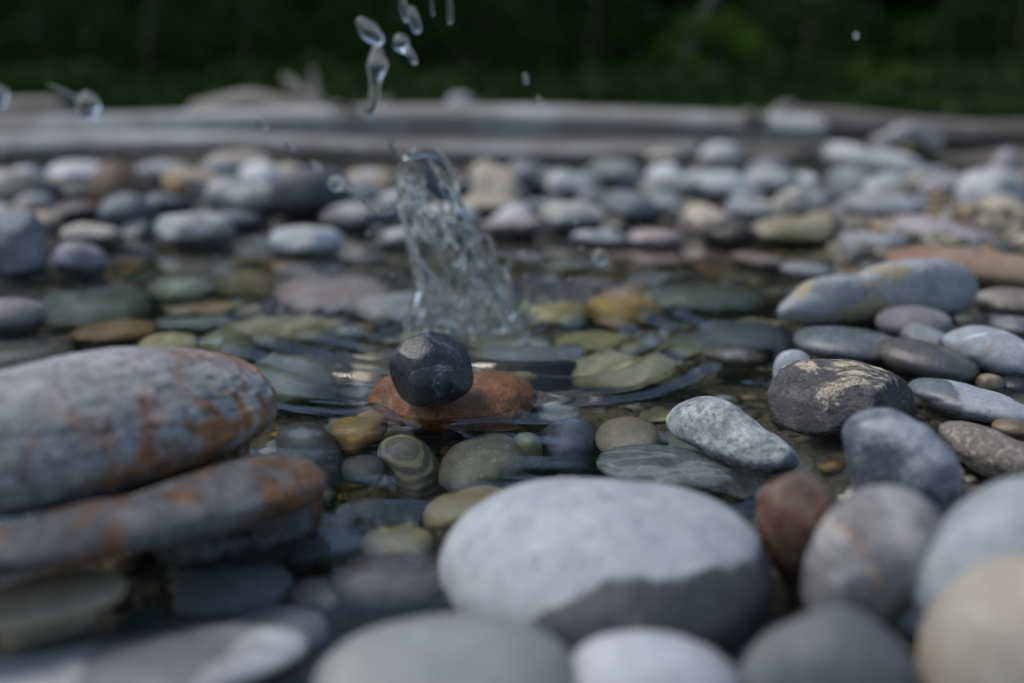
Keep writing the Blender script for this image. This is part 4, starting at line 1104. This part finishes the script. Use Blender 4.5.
# low undergrowth between the logs and the trees
r = np.random.default_rng(78); n_ = 26000
uy = r.uniform(4.6, 13.5, n_); ux = r.uniform(-.75, .75, n_) * uy
hh_ = .05 + .16 * np.clip(Lump(555, 12)(np.stack([ux, uy, ux * 0], 1), .8) + .5, 0, 2) * smooth(4.4, 7., uy)
V, Fq = leaves(np.stack([ux, uy, ground_z(ux, uy) + r.uniform(0, 1, n_) * hh_], 1), .065, r)
ug = link_mesh('undergrowth', V, Fq, leaf_mat('undergrowth_leaves', (.014, .028, .009), (.03, .05, .014), 15), smooth=False)
tag(ug, 'low dark green undergrowth between the driftwood and the trees', 'undergrowth', kind='stuff')
# the closed wood behind
r = np.random.default_rng(77); P = []
for i in range(460):
    a = r.uniform(-1, 1); D = r.uniform(21, 27); x = a * D * 1.15
    top = 6.2 + 1.4 * math.sin(x * .9 + 1) * r.uniform(.3, 1) + r.uniform(-1.5, 1.5)
    z = r.uniform(.0, 1) * top; m = 90
    q = r.normal(size=(m, 3)) * [1.0, .7, .8]
    P.append(np.array([x, D, max(.3, z)]) + q)
V, Fq = leaves(np.concatenate(P), .30, r)
wo = link_mesh('dense_forest', V, Fq, lm[0], smooth=False)
tag(wo, 'dense dark wood closing the view behind the trees', 'forest', kind='stuff')

# ------------------------------------------------------------------ light, sky, camera
SUN_EL, SUN_AZ = math.radians(60), math.radians(-80)   # azimuth clockwise from +Y
w = bpy.data.worlds.new('World'); SC.world = w; w.use_nodes = True
nt = w.node_tree; bg = nt.nodes['Background']
sk = nt.nodes.new('ShaderNodeTexSky'); sk.sky_type = 'NISHITA'; sk.sun_disc = False
sk.sun_elevation = SUN_EL; sk.sun_rotation = SUN_AZ; sk.air_density = 1.0; sk.dust_density = 1.4; sk.ozone_density = .4
nt.links.new(sk.outputs[0], bg.inputs[0]); bg.inputs[1].default_value = .10
sl = bpy.data.lights.new('sun', 'SUN'); sl.energy = 1.5; sl.angle = math.radians(20); sl.color = (1, .95, .88)
so = bpy.data.objects.new('sun', sl); COL.objects.link(so)
dv = Vector((math.sin(SUN_AZ) * math.cos(SUN_EL), math.cos(SUN_AZ) * math.cos(SUN_EL), math.sin(SUN_EL)))
so.rotation_euler = dv.to_track_quat('Z', 'Y').to_euler()

cam = bpy.data.cameras.new('camera'); co_ = bpy.data.objects.new('camera', cam); COL.objects.link(co_)
co_.location = (0, 0, H_CAM); co_.rotation_euler = (math.pi / 2 - PITCH, 0, 0)
cam.sensor_width = 36; cam.lens = F_PX * 36 / 1024; cam.clip_start = .01; cam.clip_end = 2000
cam.dof.use_dof = True; cam.dof.focus_distance = .655; cam.dof.aperture_fstop = 2.2
cam.dof.aperture_blades = 7
SC.camera = co_
SC.view_settings.view_transform = 'Standard'; SC.view_settings.look = 'None'
SC.view_settings.exposure = .6; SC.view_settings.gamma = 1
SC.cycles.use_denoising = True
SC.cycles.max_bounces = 14; SC.cycles.transmission_bounces = 12; SC.cycles.glossy_bounces = 6; SC.cycles.diffuse_bounces = 3; SC.cycles.transparent_max_bounces = 8
SC.cycles.caustics_refractive = True; SC.cycles.caustics_reflective = True
SC.cycles.blur_glossy = .5; SC.cycles.sample_clamp_indirect = 4.0
